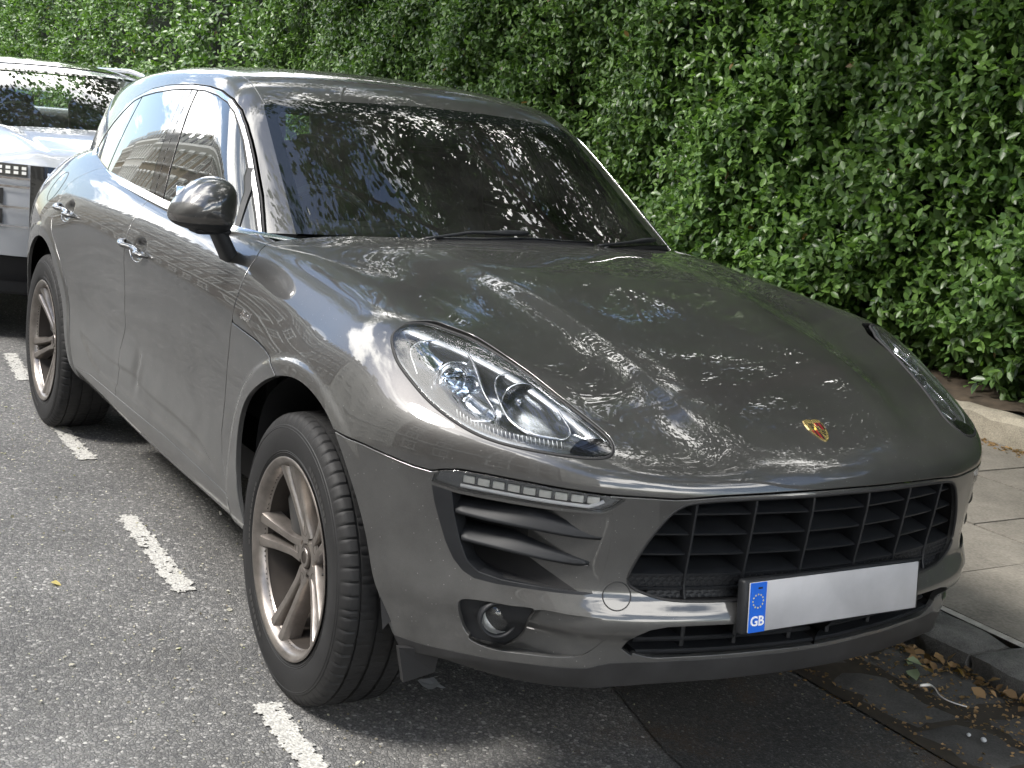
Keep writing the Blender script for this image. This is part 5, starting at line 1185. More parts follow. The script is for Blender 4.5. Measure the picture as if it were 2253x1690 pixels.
for row, (y0, y1) in enumerate(((.545, .775), (.785, 1.030))):
    x = -1.2+.17*row
    while x < 2.4:
        L_ = rng.uniform(.26, .46); sett(x+L_/2, (y0+y1)/2+rng.normal()*.006, L_-.018, y1-y0-.012, .017+rng.normal()*.003, rng.normal()*.012, 100+k); x += L_; k += 1
kerb = structure(bpy.data.objects.new('kerb', None)); COL.objects.link(kerb)
x = -9.0; k = 0; KZ = .088
for e in list(np.arange(-9.0, -.5, .92))+[-.36, .545, 1.42, 2.3, 3.2]:
    if k: 
        L_ = e-x; o = rough_block(L_-.008, .195, .14, 300+k, .022, 14, 7, .0075).build('kerb_stone', M_granite, kerb, angle=45); o.location = (x+L_/2, KY+.10, KZ+rng.normal()*.002)
    x = e; k += 1
pav = structure(bpy.data.objects.new('pavement', None)); COL.objects.link(pav)
structure(sheet('kerb_joint', [(-70, KY+.185), (60, KY+.185), (60, KY+.222), (-70, KY+.222)], KZ-.004, simple('mortar', (.30, .29, .26), .9, var=.3, scale=30)))
structure(sheet('pavement_bed', [(-70, KY+.215), (60, KY+.215), (60, 3.56), (-70, 3.56)], KZ-.012, M_joint))
slab_me = {}
for row, (y0, y1) in enumerate(((KY+.218, 2.16), (2.17, 2.86), (2.87, 3.545))):
    x = .03-.83*12-(.42 if row == 1 else (0 if row == 0 else .2))
    for c in range(17):
        w_, d_ = .83-.008, y1-y0-.006; key_ = (round(w_, 3), round(d_, 3), c % 3)
        if key_ not in slab_me:
            o = rough_block(w_, d_, .05, 500+c+row*20, .003, 6, 6, .0012).build('paving_slab', M_slab, pav, angle=40); slab_me[key_] = o.data
        else:
            o = bpy.data.objects.new('paving_slab', slab_me[key_]); COL.objects.link(o); o.parent = pav
        o.location = (x+.415, (y0+y1)/2, KZ+rng.normal()*.0015); o.rotation_euler = (rng.normal()*.002, rng.normal()*.002, 0); x += .83
wall_ = thing('garden_edging', 'low weathered stone edging along the back of the pavement under the hedge', 'edging', (-3, 3.62, 0))
x = -12.0; k = 0
for e in list(np.cumsum(np.r_[-12.0, np.random.default_rng(3).uniform(.7, 1.3, 16)])):
    if k:
        L_ = e-x; o = rough_block(L_-.01, .16, .20, 700+k, .025, 9, 5, .009).build('edging_stone', M_curb2, wall_, angle=45); o.location = (x+L_/2+3, .0, .235+rng.normal()*.006)
    x = e; k += 1
mb = MB(); gx_ = np.linspace(-14, 6, 120); gy_ = np.linspace(3.69, 5.5, 16); mb.grid([[(x, y, .215+.03*math.sin(x*3.1+y*5)*.4+.10*(y-3.69)/1.8+random.gauss(0, .012)) for y in gy_] for x in gx_]); structure(mb.build('soil', M_soil))
# ------------------------------------------------------------------ foliage
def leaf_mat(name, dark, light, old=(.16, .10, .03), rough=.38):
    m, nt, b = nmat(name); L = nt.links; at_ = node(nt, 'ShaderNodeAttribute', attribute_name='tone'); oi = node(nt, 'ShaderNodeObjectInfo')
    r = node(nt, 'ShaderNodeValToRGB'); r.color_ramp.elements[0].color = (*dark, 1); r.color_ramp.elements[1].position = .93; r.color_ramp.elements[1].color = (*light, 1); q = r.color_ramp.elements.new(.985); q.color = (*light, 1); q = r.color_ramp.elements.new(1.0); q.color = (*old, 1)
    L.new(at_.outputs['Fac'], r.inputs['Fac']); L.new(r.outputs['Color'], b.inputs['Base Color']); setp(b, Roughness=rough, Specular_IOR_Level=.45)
    tr = node(nt, 'ShaderNodeBsdfTranslucent'); mg = node(nt, 'ShaderNodeMix', data_type='RGBA', blend_type='MULTIPLY'); mg.inputs['Factor'].default_value = 1; mg.inputs['B'].default_value = (1.3, 1.5, .6, 1); L.new(r.outputs['Color'], mg.inputs['A']); L.new(mg.outputs['Result'], tr.inputs['Color'])
    mx = node(nt, 'ShaderNodeMixShader'); mx.inputs['Fac'].default_value = .28; L.new(b.outputs[0], mx.inputs[1]); L.new(tr.outputs[0], mx.inputs[2]); L.new(mx.outputs[0], nt.nodes['Material Output'].inputs['Surface']); return m
M_leaf = leaf_mat('privet_leaf', (.026, .066, .019), (.150, .262, .062), rough=.34)
M_leaf2 = leaf_mat('tree_leaf', (.020, .050, .012), (.06, .13, .03))
LEAF_V = np.array([(0, 0, 0), (.28, -.22, .045), (.60, -.235, .03), (1.0, 0, -.05), (.60, .235, .03), (.28, .22, .045), (.32, 0, -.02), (.65, 0, -.03)])
LEAF_F = [(0, 1, 6), (1, 2, 7), (1, 7, 6), (2, 3, 7), (0, 6, 5), (6, 7, 4), (6, 4, 5), (7, 3, 4)]
def frames(dirs, nrm):
    """x = leaf axis, z ~ leaf normal"""
    x = dirs/np.linalg.norm(dirs, axis=1, keepdims=True); y = np.cross(nrm, x); y /= np.maximum(np.linalg.norm(y, axis=1, keepdims=True), 1e-6); z = np.cross(x, y); return np.stack([x, y, z], 2)
def leaves_object(name, P, R, S, tone, m, parent=None, V=LEAF_V, F=LEAF_F):
    n, k = len(P), len(V); co = np.einsum('nij,kj->nki', R, V)*S[:, None, None]+P[:, None]
    tri = (np.array(F)[None]+k*np.arange(n)[:, None, None]).reshape(-1, 3); me = bpy.data.meshes.new(name); me.vertices.add(n*k); me.vertices.foreach_set('co', co.astype(np.float32).ravel())
    nt_ = len(tri); me.loops.add(nt_*3); me.loops.foreach_set('vertex_index', tri.astype(np.int32).ravel()); me.polygons.add(nt_); me.polygons.foreach_set('loop_start', np.arange(0, nt_*3, 3, dtype=np.int32)); me.polygons.foreach_set('loop_total', np.full(nt_, 3, np.int32)); me.polygons.foreach_set('use_smooth', np.ones(nt_, bool)); me.update(calc_edges=True)
    a = me.attributes.new('tone', 'FLOAT', 'POINT'); a.data.foreach_set('value', np.repeat(tone, k).astype(np.float32))
    o = bpy.data.objects.new(name, me); COL.objects.link(o); me.materials.append(m)
    if parent: o.parent = parent
    return o
hedge = thing('hedge', 'tall clipped privet hedge of small glossy green leaves behind the pavement', 'hedge', (-3, 4.2, 0))
def hedge_face(x, z):
    """distance of the clipped face from the road: bulges between the shoots"""
    f = 3.98+.055*np.sin(x*9.0+z*5.0)*np.sin(z*8.0-x*3.0)+.13*np.sin(x*.9+1.0)*np.sin(z*1.3+.4)+.10*np.sin(x*2.3+z*1.7)+.07*np.sin(x*4.1-z*3.3+1)
    return f+.30*np.clip(.95-z, 0, 1)**1.3*0+.28*sstep(.70, .2, z)
def hedge_shoots(n, x0, x1, z0, z1, r_, leaves=9, spread=1.):
    """each shoot carries pairs of leaves along a short twig that grows out of the face"""
    x = r_.uniform(x0, x1, n); z = r_.uniform(z0, z1, n); dep = r_.gamma(1.6, .07, n)*spread-.05; y = hedge_face(x, z)+dep; base = np.stack([x, y, z], -1)
    d = np.stack([r_.normal(0, .55, n), -np.abs(r_.normal(.75, .35, n)), r_.normal(.10, .45, n)], -1); d /= np.linalg.norm(d, axis=1, keepdims=True); Ln = r_.uniform(.14, .32, n); P, R, S, T = [], [], [], []
    young = r_.random(n) < .30
    for k in range(leaves):
        u = (k//2+.6)/(leaves/2); side = 1 if k % 2 else -1; tw = (k//2)*1.35+r_.uniform(0, .5, n); ref = np.cross(d, [0, 0, 1.]); ref /= np.maximum(np.linalg.norm(ref, axis=1, keepdims=True), 1e-5); up2 = np.cross(ref, d)
        lat = (ref*np.cos(tw)[:, None]+up2*np.sin(tw)[:, None])*side; ld = d*.65+lat*.9+r_.normal(0, .2, (n, 3))+np.array([0, 0, -.22]); nm = np.array([0, -.85, .75])+r_.normal(0, .38, (n, 3))
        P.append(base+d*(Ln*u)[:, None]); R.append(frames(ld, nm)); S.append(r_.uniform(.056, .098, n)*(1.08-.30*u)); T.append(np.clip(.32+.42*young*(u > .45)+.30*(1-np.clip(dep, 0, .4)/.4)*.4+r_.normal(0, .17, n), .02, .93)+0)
    P, R, S, T = np.vstack(P), np.vstack(R), np.concatenate(S), np.concatenate(T); o_ = r_.random(len(T)) < .002; T[o_] = 1.0; return P, R, S, T
r_ = np.random.default_rng(11)
parts_ = [hedge_shoots(8300, -4.5, 1.2, .27, 3.3, r_), hedge_shoots(14000, -13, -4.5, .3, 3.5, r_, 8), hedge_shoots(13000, -60, -13, .3, 4.6, r_, 7), hedge_shoots(1500, 1.2, 7, .3, 3.6, r_, 7)]
P, R, S, T = (np.concatenate([q[i] for q in parts_]) for i in range(4)); S[P[:, 0] < -4.5] *= .84; S[P[:, 0] < -13] *= 1.6
d2 = np.linalg.norm(P-CAM_C, axis=1); v_ = P-CAM_C; zc_ = v_@fw; u_ = v_@rt/zc_*CAM_F/1126.5; w_ = v_@up/zc_*CAM_F/845.
inview = (zc_ > 0) & (np.abs(u_) < .99) & (np.abs(w_) < .99); front_ = hedge_face(P[:, 0], P[:, 2])-P[:, 1]
score = np.where(inview & (front_ > .06), S/d2, 0); big = np.argsort(-score)[:290]; rest_ = np.ones(len(P), bool); rest_[big] = False
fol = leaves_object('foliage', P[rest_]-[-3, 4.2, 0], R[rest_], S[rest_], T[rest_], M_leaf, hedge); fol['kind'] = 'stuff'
lm_ = {}
for q in range(6):
    t_ = (.25, .38, .48, .58, .70, .85)[q]; o = leaves_object('leaf', np.zeros((1, 3)), np.eye(3)[None], np.ones(1), np.array([t_]), M_leaf); lm_[q] = o.data; bpy.data.objects.remove(o)
for i in big:
    o = bpy.data.objects.new('leaf', lm_[int(np.clip(np.searchsorted([.3, .43, .53, .63, .77], T[i]), 0, 5))]); COL.objects.link(o); o.parent = hedge
    Mx = np.eye(4); Mx[:3, :3] = R[i]*S[i]; Mx[:3, 3] = P[i]-[-3, 4.2, 0]; o.matrix_local = Matrix(Mx.tolist())
# dense inner growth so that no daylight shows through, and branches
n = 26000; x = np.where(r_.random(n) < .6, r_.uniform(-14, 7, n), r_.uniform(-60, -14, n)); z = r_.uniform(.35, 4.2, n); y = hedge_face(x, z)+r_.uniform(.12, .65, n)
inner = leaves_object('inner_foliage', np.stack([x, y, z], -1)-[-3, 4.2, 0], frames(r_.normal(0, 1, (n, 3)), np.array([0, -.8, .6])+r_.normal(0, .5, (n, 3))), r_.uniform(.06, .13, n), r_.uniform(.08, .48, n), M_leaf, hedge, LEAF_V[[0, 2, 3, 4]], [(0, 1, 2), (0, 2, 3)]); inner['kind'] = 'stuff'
mb = MB()
for k in range(140):
    x = r_.uniform(-12, 6); y = r_.uniform(4.15, 4.5); p = [(x+3, y-4.2, .2)]
    for q in range(4): p.append((p[-1][0]+r_.normal(0, .1), p[-1][1]+r_.normal(0, .06), p[-1][2]+r_.uniform(.5, .9)))
    mb.tube(p, [.022, .018, .014, .009, .005], 5)
e = mb.build('stems', simple('hedge_stem', (.05, .04, .028), .9), hedge); e['kind'] = 'stuff'
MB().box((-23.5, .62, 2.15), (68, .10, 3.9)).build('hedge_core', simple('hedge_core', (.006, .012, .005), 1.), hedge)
# ------------------------------------------------------------------ trees over the street
def make_crown(seed, n, R0, H, lean=(0, 0, 0)):
    """leaf sprays on the ends of limbs, gaps between them"""
    r_ = np.random.default_rng(seed); nc = 110; c = r_.normal(0, 1, (nc, 3)); c /= np.linalg.norm(c, axis=1, keepdims=True); c *= (r_.uniform(.25, 1, (nc, 1))**.45)*np.array([R0, R0, H]); rad = r_.uniform(.45, .95, nc)
    k = r_.integers(0, nc, n); q = r_.normal(0, 1, (n, 3)); q /= np.linalg.norm(q, axis=1, keepdims=True); P = c[k]+q*(r_.uniform(.05, 1, n)**.5*rad[k])[:, None]*np.array([1, 1, .62])
    d = q+r_.normal(0, .5, (n, 3))+np.array([0, 0, -.4]); c = c+np.array(lean); P = P+np.array(lean); return c, P, frames(d, np.array([0, 0, 1.])+r_.normal(0, .45, (n, 3))), r_.uniform(.08, .135, n), np.clip(r_.normal(.45, .2, n), .02, .95)
M_bark = simple('plane_bark', (.12, .10, .075), .9, var=.45, scale=6, bump=.6, bscale=30)
TREE = {}
def tree(loc, h0, kind, rz, label, sc_=1.0):
    t = thing('street_tree', label, 'tree', loc, rz, 'trees leaning over the hedge and pavement')
    if kind not in TREE:
        ln = (0, -2.6, 0) if kind == 2 else (0, 0, 0); c, P, R, S, T = make_crown(40+kind, 34000, 4.4 if kind == 2 else 4.2, 2.3 if kind == 2 else 3.2, ln); o = leaves_object('crown', P+[0, 0, h0], R, S*sc_, T, M_leaf2, t, LEAF_V[[0, 2, 3, 4]]*[1, 1.3, 1], [(0, 1, 2), (0, 2, 3)])
        mb = MB(); mb.tube([(0, 0, -.1), (.03, .02, .6), (.1, ln[1]*.4, h0-2.2), (.12, ln[1]*.9, h0-.5)], [.30, .22, .17, .10], 10)
        for q in c[np.linalg.norm(c-np.array(ln), axis=1) > 1.8][:26]: mb.tube([(.1, ln[1]*.4, h0-2.0+.1*q[2]), (q[0]*.45, ln[1]*.4+q[1]*.45, h0-.9+q[2]*.5), (q[0], q[1], h0+q[2])], [.05, .03, .010], 5)
        TREE[kind] = (o.data, mb.build('trunk', M_bark, t).data)
    else:
        for nm, me in zip(('crown', 'trunk'), TREE[kind]): o = bpy.data.objects.new(nm, me); COL.objects.link(o); o.parent = t
    return t
tree((-9.0, 6.9, .2), 6.6, 0, 0, 'tree behind the hedge beyond the white car, seen only as a reflection')
tree((-3.6, 6.6, .2), 7.2, 1, 1.1, 'tree behind the hedge beside the grey car, seen only as a reflection')
tree((1.2, 6.4, .2), 6.6, 0, 2.3, 'tree behind the hedge near the grey car bonnet, seen only as a reflection')
tree((4.6, 3.0, .09), 6.6, 2, 0, 'street tree on the pavement ahead of the grey car, seen only as a reflection')
tree((-2.2, 5.0, .2), 7.4, 2, .25, 'tree leaning out over the grey car roof, seen only as a reflection')
tree((-8.5, 5.0, .2), 7.0, 2, -.2, 'tree leaning out over the white car, seen only as a reflection')
for q_, (x_, y_, r_z, lb) in enumerate(((-16.0, 9.6, .6, 'farthest tree well behind the hedge, seen only as a reflection'), (-10.5, 11.5, 1.9, 'tree set back behind the hedge by the white car, seen only as a reflection'), (-4.8, 10.2, 3.3, 'tree set back behind the hedge by the grey car, seen only as a reflection'), (.8, 11.0, 4.4, 'tree set back behind the hedge ahead of the grey car, only reflected'))):
    tree((x_, y_, .2), 0, q_ % 2, r_z, lb)  # unseen back row, added to darken what the bonnet reflects
# ------------------------------------------------------------------ terrace over the road (seen in the car windows and paint)
def brick_mat(name, c, c2):
    m, nt, b = nmat(name); L = nt.links; tc = node(nt, 'ShaderNodeTexCoord'); mp_ = node(nt, 'ShaderNodeMapping'); mp_.inputs['Rotation'].default_value = (math.pi/2, 0, 0); L.new(tc.outputs['Object'], mp_.inputs['Vector'])
    br = node(nt, 'ShaderNodeTexBrick', i_Scale=4.2); br.inputs['Color1'].default_value = (*c, 1); br.inputs['Color2'].default_value = (*c2, 1); br.inputs['Mortar'].default_value = (.25, .22, .19, 1); br.inputs['Mortar Size'].default_value = .012; L.new(mp_.outputs[0], br.inputs['Vector']); L.new(br.outputs['Color'], b.inputs['Base Color']); setp(b, Roughness=.9); return m
M_brick = brick_mat('brown_brick', (.075, .052, .036), (.055, .038, .028)); M_brick2 = brick_mat('yellow_brick', (.16, .12, .065), (.125, .092, .052)); M_stucco = simple('white_stucco', (.50, .48, .43), .8, var=.08, scale=2)
M_trimw = simple('white_joinery', (.55, .54, .50), .6); M_pane = simple('window_pane', (.02, .025, .03), .05, spec=.8); M_slate = simple('roof_slate', (.07, .065, .065), .7, var=.2, scale=10)
WIN = {}
def window_at(parent, x, y, z, w_, h_):
    k_ = (w_, h_)
    if k_ not in WIN:
        f = MB(); t = .09
        for c_, d_ in (((0, 0, h_/2-t/2), (w_, .12, t)), ((0, 0, -h_/2+t/2), (w_, .12, t)), ((-w_/2+t/2, 0, 0), (t, .12, h_-2*t)), ((w_/2-t/2, 0, 0), (t, .12, h_-2*t)), ((0, .01, 0), (w_-2*t, .07, .06)), ((0, .01, 0), (.05, .06, h_-2*t))): f.box(c_, d_)
        f.box((0, .10, -h_/2-.07), (w_+.24, .30, .14)); f.box((0, .06, h_/2+.12), (w_+.2, .16, .24))
        a = f.build('window', M_trimw); b = MB().box((0, -.05, 0), (w_-.1, .03, h_-.1)).build('pane', M_pane); WIN[k_] = (a.data, b.data); bpy.data.objects.remove(a); bpy.data.objects.remove(b)
    a = bpy.data.objects.new('window', WIN[k_][0]); COL.objects.link(a); a.parent = parent; a.location = (x, y, z); b = bpy.data.objects.new('pane', WIN[k_][1]); COL.objects.link(b); b.parent = a
def house(x0, x1, yf, H, wall_m, label, floors, cols, mans=2.6):
    t = thing('terraced_house', label, 'house', ((x0+x1)/2, yf, 0), 0, 'houses across the road'); W_ = x1-x0
    MB().box((0, -4.5, H/2), (W_-.02, 9, H)).build('wall', wall_m, t)
    MB().quad_strip([[(-W_/2, .45, H), (W_/2, .45, H), (W_/2, .45, H+.25), (-W_/2, .45, H+.25)], [(-W_/2, 0, H-.45), (W_/2, 0, H-.45), (W_/2, 0, H+.3), (-W_/2, 0, H+.3)]], cap=True, smooth=False).build('cornice', M_trimw, t)
    MB().box((0, .06, H*.30), (W_-.04, .16, .35)).build('string_course', M_trimw, t)
    if mans: 
        MB().quad_strip([[(-W_/2, -.2, H+.26), (W_/2, -.2, H+.26), (W_/2, -8.8, H+.26), (-W_/2, -8.8, H+.26)], [(-W_/2+.02, -1.5, H+mans), (W_/2-.02, -1.5, H+mans), (W_/2-.02, -7.5, H+mans), (-W_/2+.02, -7.5, H+mans)]], cap=True, smooth=False).build('roof', M_slate if wall_m is not M_brick else M_brick, t)
        for k in range(cols): window_at(t, -W_/2+W_*(k+.5)/cols, -.62, H+.26+mans*.48, 1.0, 1.3)
    for q in range(2):
        ch_ = MB().box((-W_/2+.6+q*(W_-1.2), -4.5, H+mans+.5), (.9, 2.4, 2.6)); 
        for k in range(3): ch_.box((-W_/2+.6+q*(W_-1.2), -5.2+.7*k, H+mans+2.0), (.28, .28, .5))
        ch_.build('chimney', M_brick2, t)
    fh_ = H/floors
    for f in range(floors):
        for k in range(cols): window_at(t, -W_/2+W_*(k+.5)/cols, .03, fh_*(f+.52), 1.15, fh_*.58)
YH = -13.2
house(-112, -88, YH, 11.2, M_brick2, 'yellow brick block far down the road, seen only as a reflection', 4, 9, 2.7)
house(-88, -66, YH, 11.6, M_stucco, 'white stucco block far down the road, seen only as a reflection', 4, 9, 2.7)
house(-66, -47, YH, 11.0, M_brick2, 'yellow brick terraced house with attic windows, seen only as a reflection', 4, 8, 2.7)
house(-47, -16, YH, 10.9, M_brick, 'long brown brick mansion block with attic windows, seen only as a reflection', 4, 13, 2.9)
house(-16, -2, YH, 11.0, M_stucco, 'white fronted house opposite the grey car, seen only as a reflection', 4, 5)
house(-2, 12, YH, 10.8, M_brick, 'dark brick house opposite the grey car bonnet, seen only as a reflection', 4, 5)
house(12, 27, YH, 11.4, M_stucco, 'white house further up the road, seen only as a reflection', 4, 5)
structure(MB().box((-17.5, -11.2, .06), (125, 3.9, .12)).build('far_pavement', M_slab))
# ------------------------------------------------------------------ the white car parked behind
wc = thing('parked_car', 'white car with a dark windscreen parked behind the grey one at the left edge', 'car', (-4.28, -.06, 0), 0)
M_white_p = car_paint('white_pearl_paint', (.32, .335, .36), (.45, .44, .42), .08, .1, .05, 1.45)
def wgrid(name, f, nu, nv, m, parent=wc, flip=False):
    """sheet from a function of (u along, v across), v runs -1..1"""
    return MB().grid([[f(u, v) for v in np.linspace(-1, 1, nv)] for u in np.linspace(0, 1, nu)]).build(name, m, parent)
hw = pwl([0, .5, 1], [.80, .87, .89])
hz_ = spl([0, .12, .3, .6, 1], [.985, 1.035, 1.07, 1.108, 1.140])
def bonnet(u, v):
    x = -.02-.24*v*v*(1-u)-1.28*u-.04*abs(v)**4; y = v*(.80+.08*u); z = float(hz_(u))-.035*v*v-.05*abs(v)**6+.016*sstep(.58, .68, abs(v))-.010*sstep(.68, .80, abs(v)); return (x, y, z)
wgrid('bonnet', bonnet, 26, 41, M_white_p)
def screen(u, v): return (-1.30+.02-.93*u-.16*v*v*(1-.3*u), v*(.80-.19*u), 1.115+.350*u+.03*u*(1-u)-.010*v*v)
wgrid('windscreen', screen, 12, 21, M_screen)
MB().grid([[np.array(screen(u, v))+[.004, 0, .004] for v in np.linspace(-1, 1, 21)] for u in (.955, 1.0)]).build('windscreen_frit', M_frit, wc)
def roofw(u, v): return (-2.20-1.9*u-.10*v*v*(1-u), v*(.615+.02*math.sin(u*3)), 1.465+.075*math.sin(min(1, u*1.9)*math.pi/2)-.045*v*v*(.4+.6*min(1, u*3))-.05*max(0, u-.6))
wgrid('roof', roofw, 16, 21, M_white_p)
MB().grid([[np.array(roofw(u, v))+[0, 0, .006] for v in np.linspace(-.86, .86, 15)] for u in np.linspace(.17, .95, 10)]).build('roof_glass', M_gloss, wc)
for sd in (-1, 1):
    MB().tube([(-2.30, sd*.60, 1.455), (-2.50, sd*.612, 1.495), (-2.9, sd*.62, 1.522), (-3.8, sd*.62, 1.515), (-4.1, sd*.60, 1.475)], [.010, .016, .018, .018, .012], 8).build('roof_rail', M_white_p, wc)
    def sidew(u, v): 
        x = -1.35-2.9*u; t = (v+1)/2; top = np.interp(u, [0, .28, .8, 1], [1.13, 1.455, 1.47, 1.30]); return (x-.0, sd*(.90-.27*t*np.interp(u, [0, .28, 1], [.1, 1, 1])), 1.08+(top-1.08)*t)
    wgrid('side_window', sidew, 14, 5, M_gloss)
    def sideb(u, v):
        x = -.26-4.1*u; z = .32+.80*(v+1)/2; y = np.interp(z, [.3, .5, .8, .98, 1.12], [.90, .935, .94, .925, .885])*np.interp(u, [0, .06, .2, .95, 1], [.90, .965, 1, 1, .92]); return (x, sd*y, z)
    wgrid('body_side', sideb, 40, 12, M_white_p)
    MB().tube([np.array(screen(u, sd*1.0))+[0, sd*.012, .005] for u in np.linspace(0, 1, 8)], .032, 8).build('pillar', M_white_p, wc)
    for xw in (-.92, -3.75):
        wh = bpy.data.objects.new('wheel', None); COL.objects.link(wh); wh.parent = wc; wh.location = (xw, sd*.80, .36); wh.rotation_euler = (0, 0, math.pi if sd > 0 else 0)
        for nm, me, tn in WHEEL['parts'][:3]+WHEEL['parts'][3:4]: o = bpy.data.objects.new(nm, me); COL.objects.link(o); o.parent = wh
        MB().lathe([(.02, .36), (.02, .46), (-.10, .46), (-.115, .44)], 40, c=(xw, sd*.80, .36)).build('wheel_arch', M_black, wc)
def nose(z0, z1, inset=0., y0=-1, y1=1, nu=4, nv=31):
    P = []
    for z in np.linspace(z0, z1, nu):
        bx = np.interp(z, [.25, .42, .55, .70, .86, .99], [-.06, -.005, .03, .035, .015, -.02]); P.append([(bx-inset-.24*abs(v)**2.4-.05*abs(v)**8, v*(.865+.02*math.sin(z*3)), z) for v in np.linspace(y0, y1, nv)])
    return MB().grid(P)
nose(.50, .985).build('front_bumper', M_white_p, wc)
nose(.28, .495, .03).build('lower_grille', M_black, wc)
nose(.30, .36, -.02).build('skid_plate', M_plastic, wc)
nose(.555, .982, -.004, -.72, .72, 8, 25).xform(lambda p: p).build('grille', M_gloss, wc)
for v in np.linspace(-.62, .62, 9): nose(.60, .95, -.014, v-.010, v+.010, 6, 2).build('grille_bar', M_chrome, wc)
for sd in (-1, 1):
    a_, b_ = sorted((sd*.735, sd*1.0)); hl = bpy.data.objects.new('headlight', None); COL.objects.link(hl); hl.parent = wc
    nose(.922, .984, -.006, a_, b_, 4, 10).build('lamp_lens', simple('lamp_dark', (.06, .06, .055), .12, coat=.6), hl)
    for k in range(4):
        for r0 in range(2):
            v = sd*(.755+.042*k); q = sorted((v-.012, v+.012)); nose(.932+.024*r0, .948+.024*r0, -.010, *q, 2, 2).build('led_cell', M_drl, hl)
    a_, b_ = sorted((sd*.725, sd*1.0))
    for z in (.905, .862, .755, .655): nose(z, z+.012, -.016, a_, b_, 3, 10).build('bumper_trim', M_chrome, wc)
    for z0, z1 in ((.775, .855), (.672, .748)):
        a2, b2 = sorted((sd*.86, sd*1.02)); fl = bpy.data.objects.new('fog_lamp', None); COL.objects.link(fl); fl.parent = wc
        nose(z0, z1, -.010, a2, b2, 3, 8).build('lamp_recess', M_black, fl)
        for k in range(3): q = sorted((sd*(.885+.04*k), sd*(.905+.04*k))); nose(z0+.028, z1-.028, -.016, *q, 2, 2).build('led_cell', M_refl, fl)
MB().box((-2.6, 0, .62), (3.4, 1.5, .5)).build('floor_pan', M_black, wc)
MB().bbox((-1.62, 0, 1.04), (.5, 1.4, .12), .04).build('dashboard', M_trim, wc)
a = np.linspace(0, 2*math.pi, 33); MB().tube(np.stack([-1.95+.06*np.sin(a), -.36+.18*np.cos(a), 1.08+.17*np.sin(a)], -1), .015, 8, cap=False, up=(1, 0, 0)).build('steering_wheel', M_leather, wc)
for y in (-.36, .36): 
    MB().bbox((-2.55, y, 1.0), (.15, .48, .62), .06, roty(-.25), seg=3).build('seat_back', M_leather, wc); MB().bbox((-2.66, y, 1.36), (.10, .25, .17), .045, roty(-.2), seg=3).build('head_restraint', M_leather, wc)
MB().bbox((-4.15, 0, .80), (.3, 1.70, .75), .12, seg=3).build('tailgate', M_white_p, wc)
# ------------------------------------------------------------------ litter
M_dry = leaf_mat('dry_leaf', (.11, .065, .028), (.36, .23, .11), rough=.7); M_pap = simple('paper_scrap', (.42, .43, .44), .8); M_butt = simple('litter_white', (.72, .70, .66), .7)
r2 = np.random.default_rng(21)
DRYV = LEAF_V*[1, 1.25, 1]+np.array([0, 0, .0])+np.array([(0,0,0),(0,0,.10),(0,0,.14),(0,0,.05),(0,0,.02),(0,0,.12),(0,0,0),(0,0,.03)])
dm = [leaves_object('t', np.zeros((1, 3)), np.eye(3)[None], np.ones(1), np.array([t]), M_dry, None, DRYV) for t in (.15, .4, .6, .8)]; dmd = [o.data for o in dm]
for o in dm: bpy.data.objects.remove(o)
def ground_z(x, y): return .020 if y > .53 else .003
for k in range(110):
    x = r2.uniform(.12, 1.35); y = KY-.015-abs(r2.normal(0, .055)); s_ = r2.uniform(.022, .050)
    o = bpy.data.objects.new('dry_leaf', dmd[k % 4]); COL.objects.link(o); o.location = (x, y, ground_z(x, y)+.004+.010*r2.random()); o.scale = (s_,)*3; o.rotation_euler = (r2.normal()*.5, r2.normal()*.4, r2.uniform(0, 6.28)); tag(o, 'dry brown leaf lying in the gutter against the kerb face', 'leaf', 'dry leaves along the kerb')
M_gl = leaf_mat('fallen_green_leaf', (.17, .21, .13), (.30, .36, .22))
gm = leaves_object('t', np.zeros((1, 3)), np.eye(3)[None], np.ones(1), np.array([.6]), M_gl, None, DRYV); gmd = gm.data; bpy.data.objects.remove(gm)
for (x, y, s_, rz_), lb in zip(((.435, .90, .050, .4), (.50, .845, .062, -.5), (.47, .87, .036, 2.2)), ('pale green fallen leaf among dry ones by the kerb, nearest the bumper', 'largest pale green fallen leaf lying among dry ones in the gutter', 'small folded green leaf between two larger fallen green leaves')):
    o = bpy.data.objects.new('fallen_leaf', gmd); COL.objects.link(o); o.location = (x, y, .028); o.scale = (s_,)*3; o.rotation_euler = (.25, .1, rz_); tag(o, lb, 'leaf')
n = 2200; x = r2.uniform(.0, 2.2, n); y = np.where(r2.random(n) < .5, KY-.02-np.abs(r2.normal(0, .10, n)), np.where(r2.random(n) < .6, .78, .54)+r2.normal(0, .035, n)); zz = np.where(y > .53, .019, .004)+r2.uniform(0, .004, n)
lit = leaves_object('leaf_litter', np.stack([x, y, zz], -1), frames(np.c_[r2.normal(0, 1, (n, 2)), r2.normal(0, .15, n)], np.array([0, 0, 1.])+r2.normal(0, .3, (n, 3))), r2.uniform(.006, .018, n), r2.uniform(0, .9, n), M_dry, None, DRYV); lit['kind'] = 'stuff'
n = 2600; x = r2.uniform(-3.5, 2.4, n); y = np.where(r2.random(n) < .45, r2.uniform(-2.6, .5, n), -1.0+.25*r2.normal(0, 1, n)+.02*x); m_ = (y < .5) ; x, y = x[m_], y[m_]; n = len(x)
chips = leaves_object('road_grit', np.stack([x, y, np.full(n, .0035)], -1), frames(np.c_[r2.normal(0, 1, (n, 2)), r2.normal(0, .2, n)], np.array([0, 0, 1.])+r2.normal(0, .4, (n, 3))), r2.uniform(.003, .011, n)*np.where(r2.random(n) < .05, 1.8, 1), r2.uniform(.2, 1, n), leaf_mat('grit', (.12, .09, .06), (.55, .52, .45), rough=.9), None, DRYV); chips['kind'] = 'stuff'
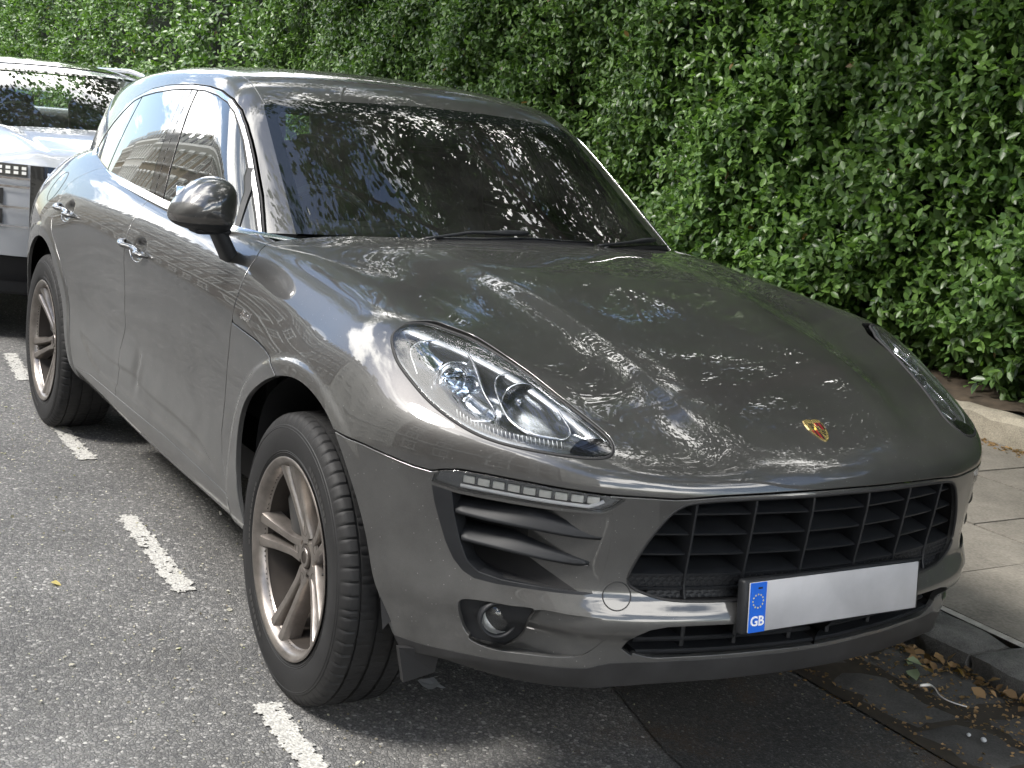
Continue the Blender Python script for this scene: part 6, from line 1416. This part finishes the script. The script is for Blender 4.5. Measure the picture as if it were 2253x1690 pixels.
n = 1500; x = r2.uniform(-4, 1.5, n); y = 3.52-np.abs(r2.normal(0, .06, n)); lit2 = leaves_object('pavement_litter', np.stack([x, y, np.full(n, KZ+.004)], -1), frames(np.c_[r2.normal(0, 1, (n, 2)), r2.normal(0, .2, n)], np.array([0, 0, 1.])+r2.normal(0, .3, (n, 3))), r2.uniform(.01, .035, n), r2.uniform(0, .8, n), M_dry, None, DRYV); lit2['kind'] = 'stuff'
def scrap(name, x, y, s_, m, lb, cat, seed):
    q = np.random.default_rng(seed); mb = MB(); mb.grid([[(x+s_*(i/4-.5)*1.3+q.normal()*s_*.04, y+s_*(j/4-.5)+q.normal()*s_*.04, .006+abs(q.normal())*s_*.12) for j in range(5)] for i in range(5)], smooth=False); tag(mb.build(name, m), lb, cat); return mb
scrap('paper_scrap', .095, -.535, .052, M_pap, 'crumpled grey paper scrap on the asphalt just ahead of the front tyre', 'litter', 1)
MB().tube([(-1.435, -.597, .006), (-1.41, -.605, .006)], .0045, 8).build('cigarette_end', M_butt)
tag(bpy.data.objects['cigarette_end'], 'white cigarette end on the road beside the front wheel of the grey car', 'litter')
MB().tube(smooth_line([(.587,.790,.024),(.598,.822,.026),(.62,.818,.026),(.653,.797,.025),(.70,.796,.024),(.735,.818,.023)], 24), np.interp(np.linspace(0, 1, 24), [0, .18, .25, 1], [.0050, .0045, .0022, .0016]), 6).build('bent_straw', M_butt)
tag(bpy.data.objects['bent_straw'], 'thin bent white straw lying on the gutter stones', 'litter')
o = leaves_object('yellow_leaf', np.array([[0, 0, 0.]]), np.eye(3)[None], np.array([.038]), np.array([.9]), leaf_mat('yellow_leaf', (.38, .30, .10), (.60, .50, .20)), None, DRYV); o.location = (-.905, -1.30, .006); o.rotation_euler = (.1, .2, .9); tag(o, 'small yellow leaf lying alone on the open road', 'leaf')
for k, (x, y, s_, lb) in enumerate(((.864, .672, .011, 'small pale pebble on the gutter stones, nearer the grey car'), (.901, .686, .015, 'larger pale pebble at the lower right of the gutter'))):
    MB().lathe([(-.35*s_, .0005), (-.28*s_, .40*s_), (.02*s_, .55*s_), (.3*s_, .36*s_), (.4*s_, .0005)], 9, axis='z', smooth=False).build('pebble', M_pap); ob = COL.objects[-1]; ob.location = (x, y, .022+.3*s_); ob.rotation_euler = (.3, .2, k); tag(ob, lb, 'pebble')
o = bpy.data.objects.new('dry_leaf', dmd[2]); COL.objects.link(o); o.location = (.755, .632, .024); o.scale = (.034,)*3; o.rotation_euler = (.2, .1, 2.0); tag(o, 'single orange brown leaf out on the gutter stones', 'leaf')
print('TIME', round(time.time()-T0, 1))
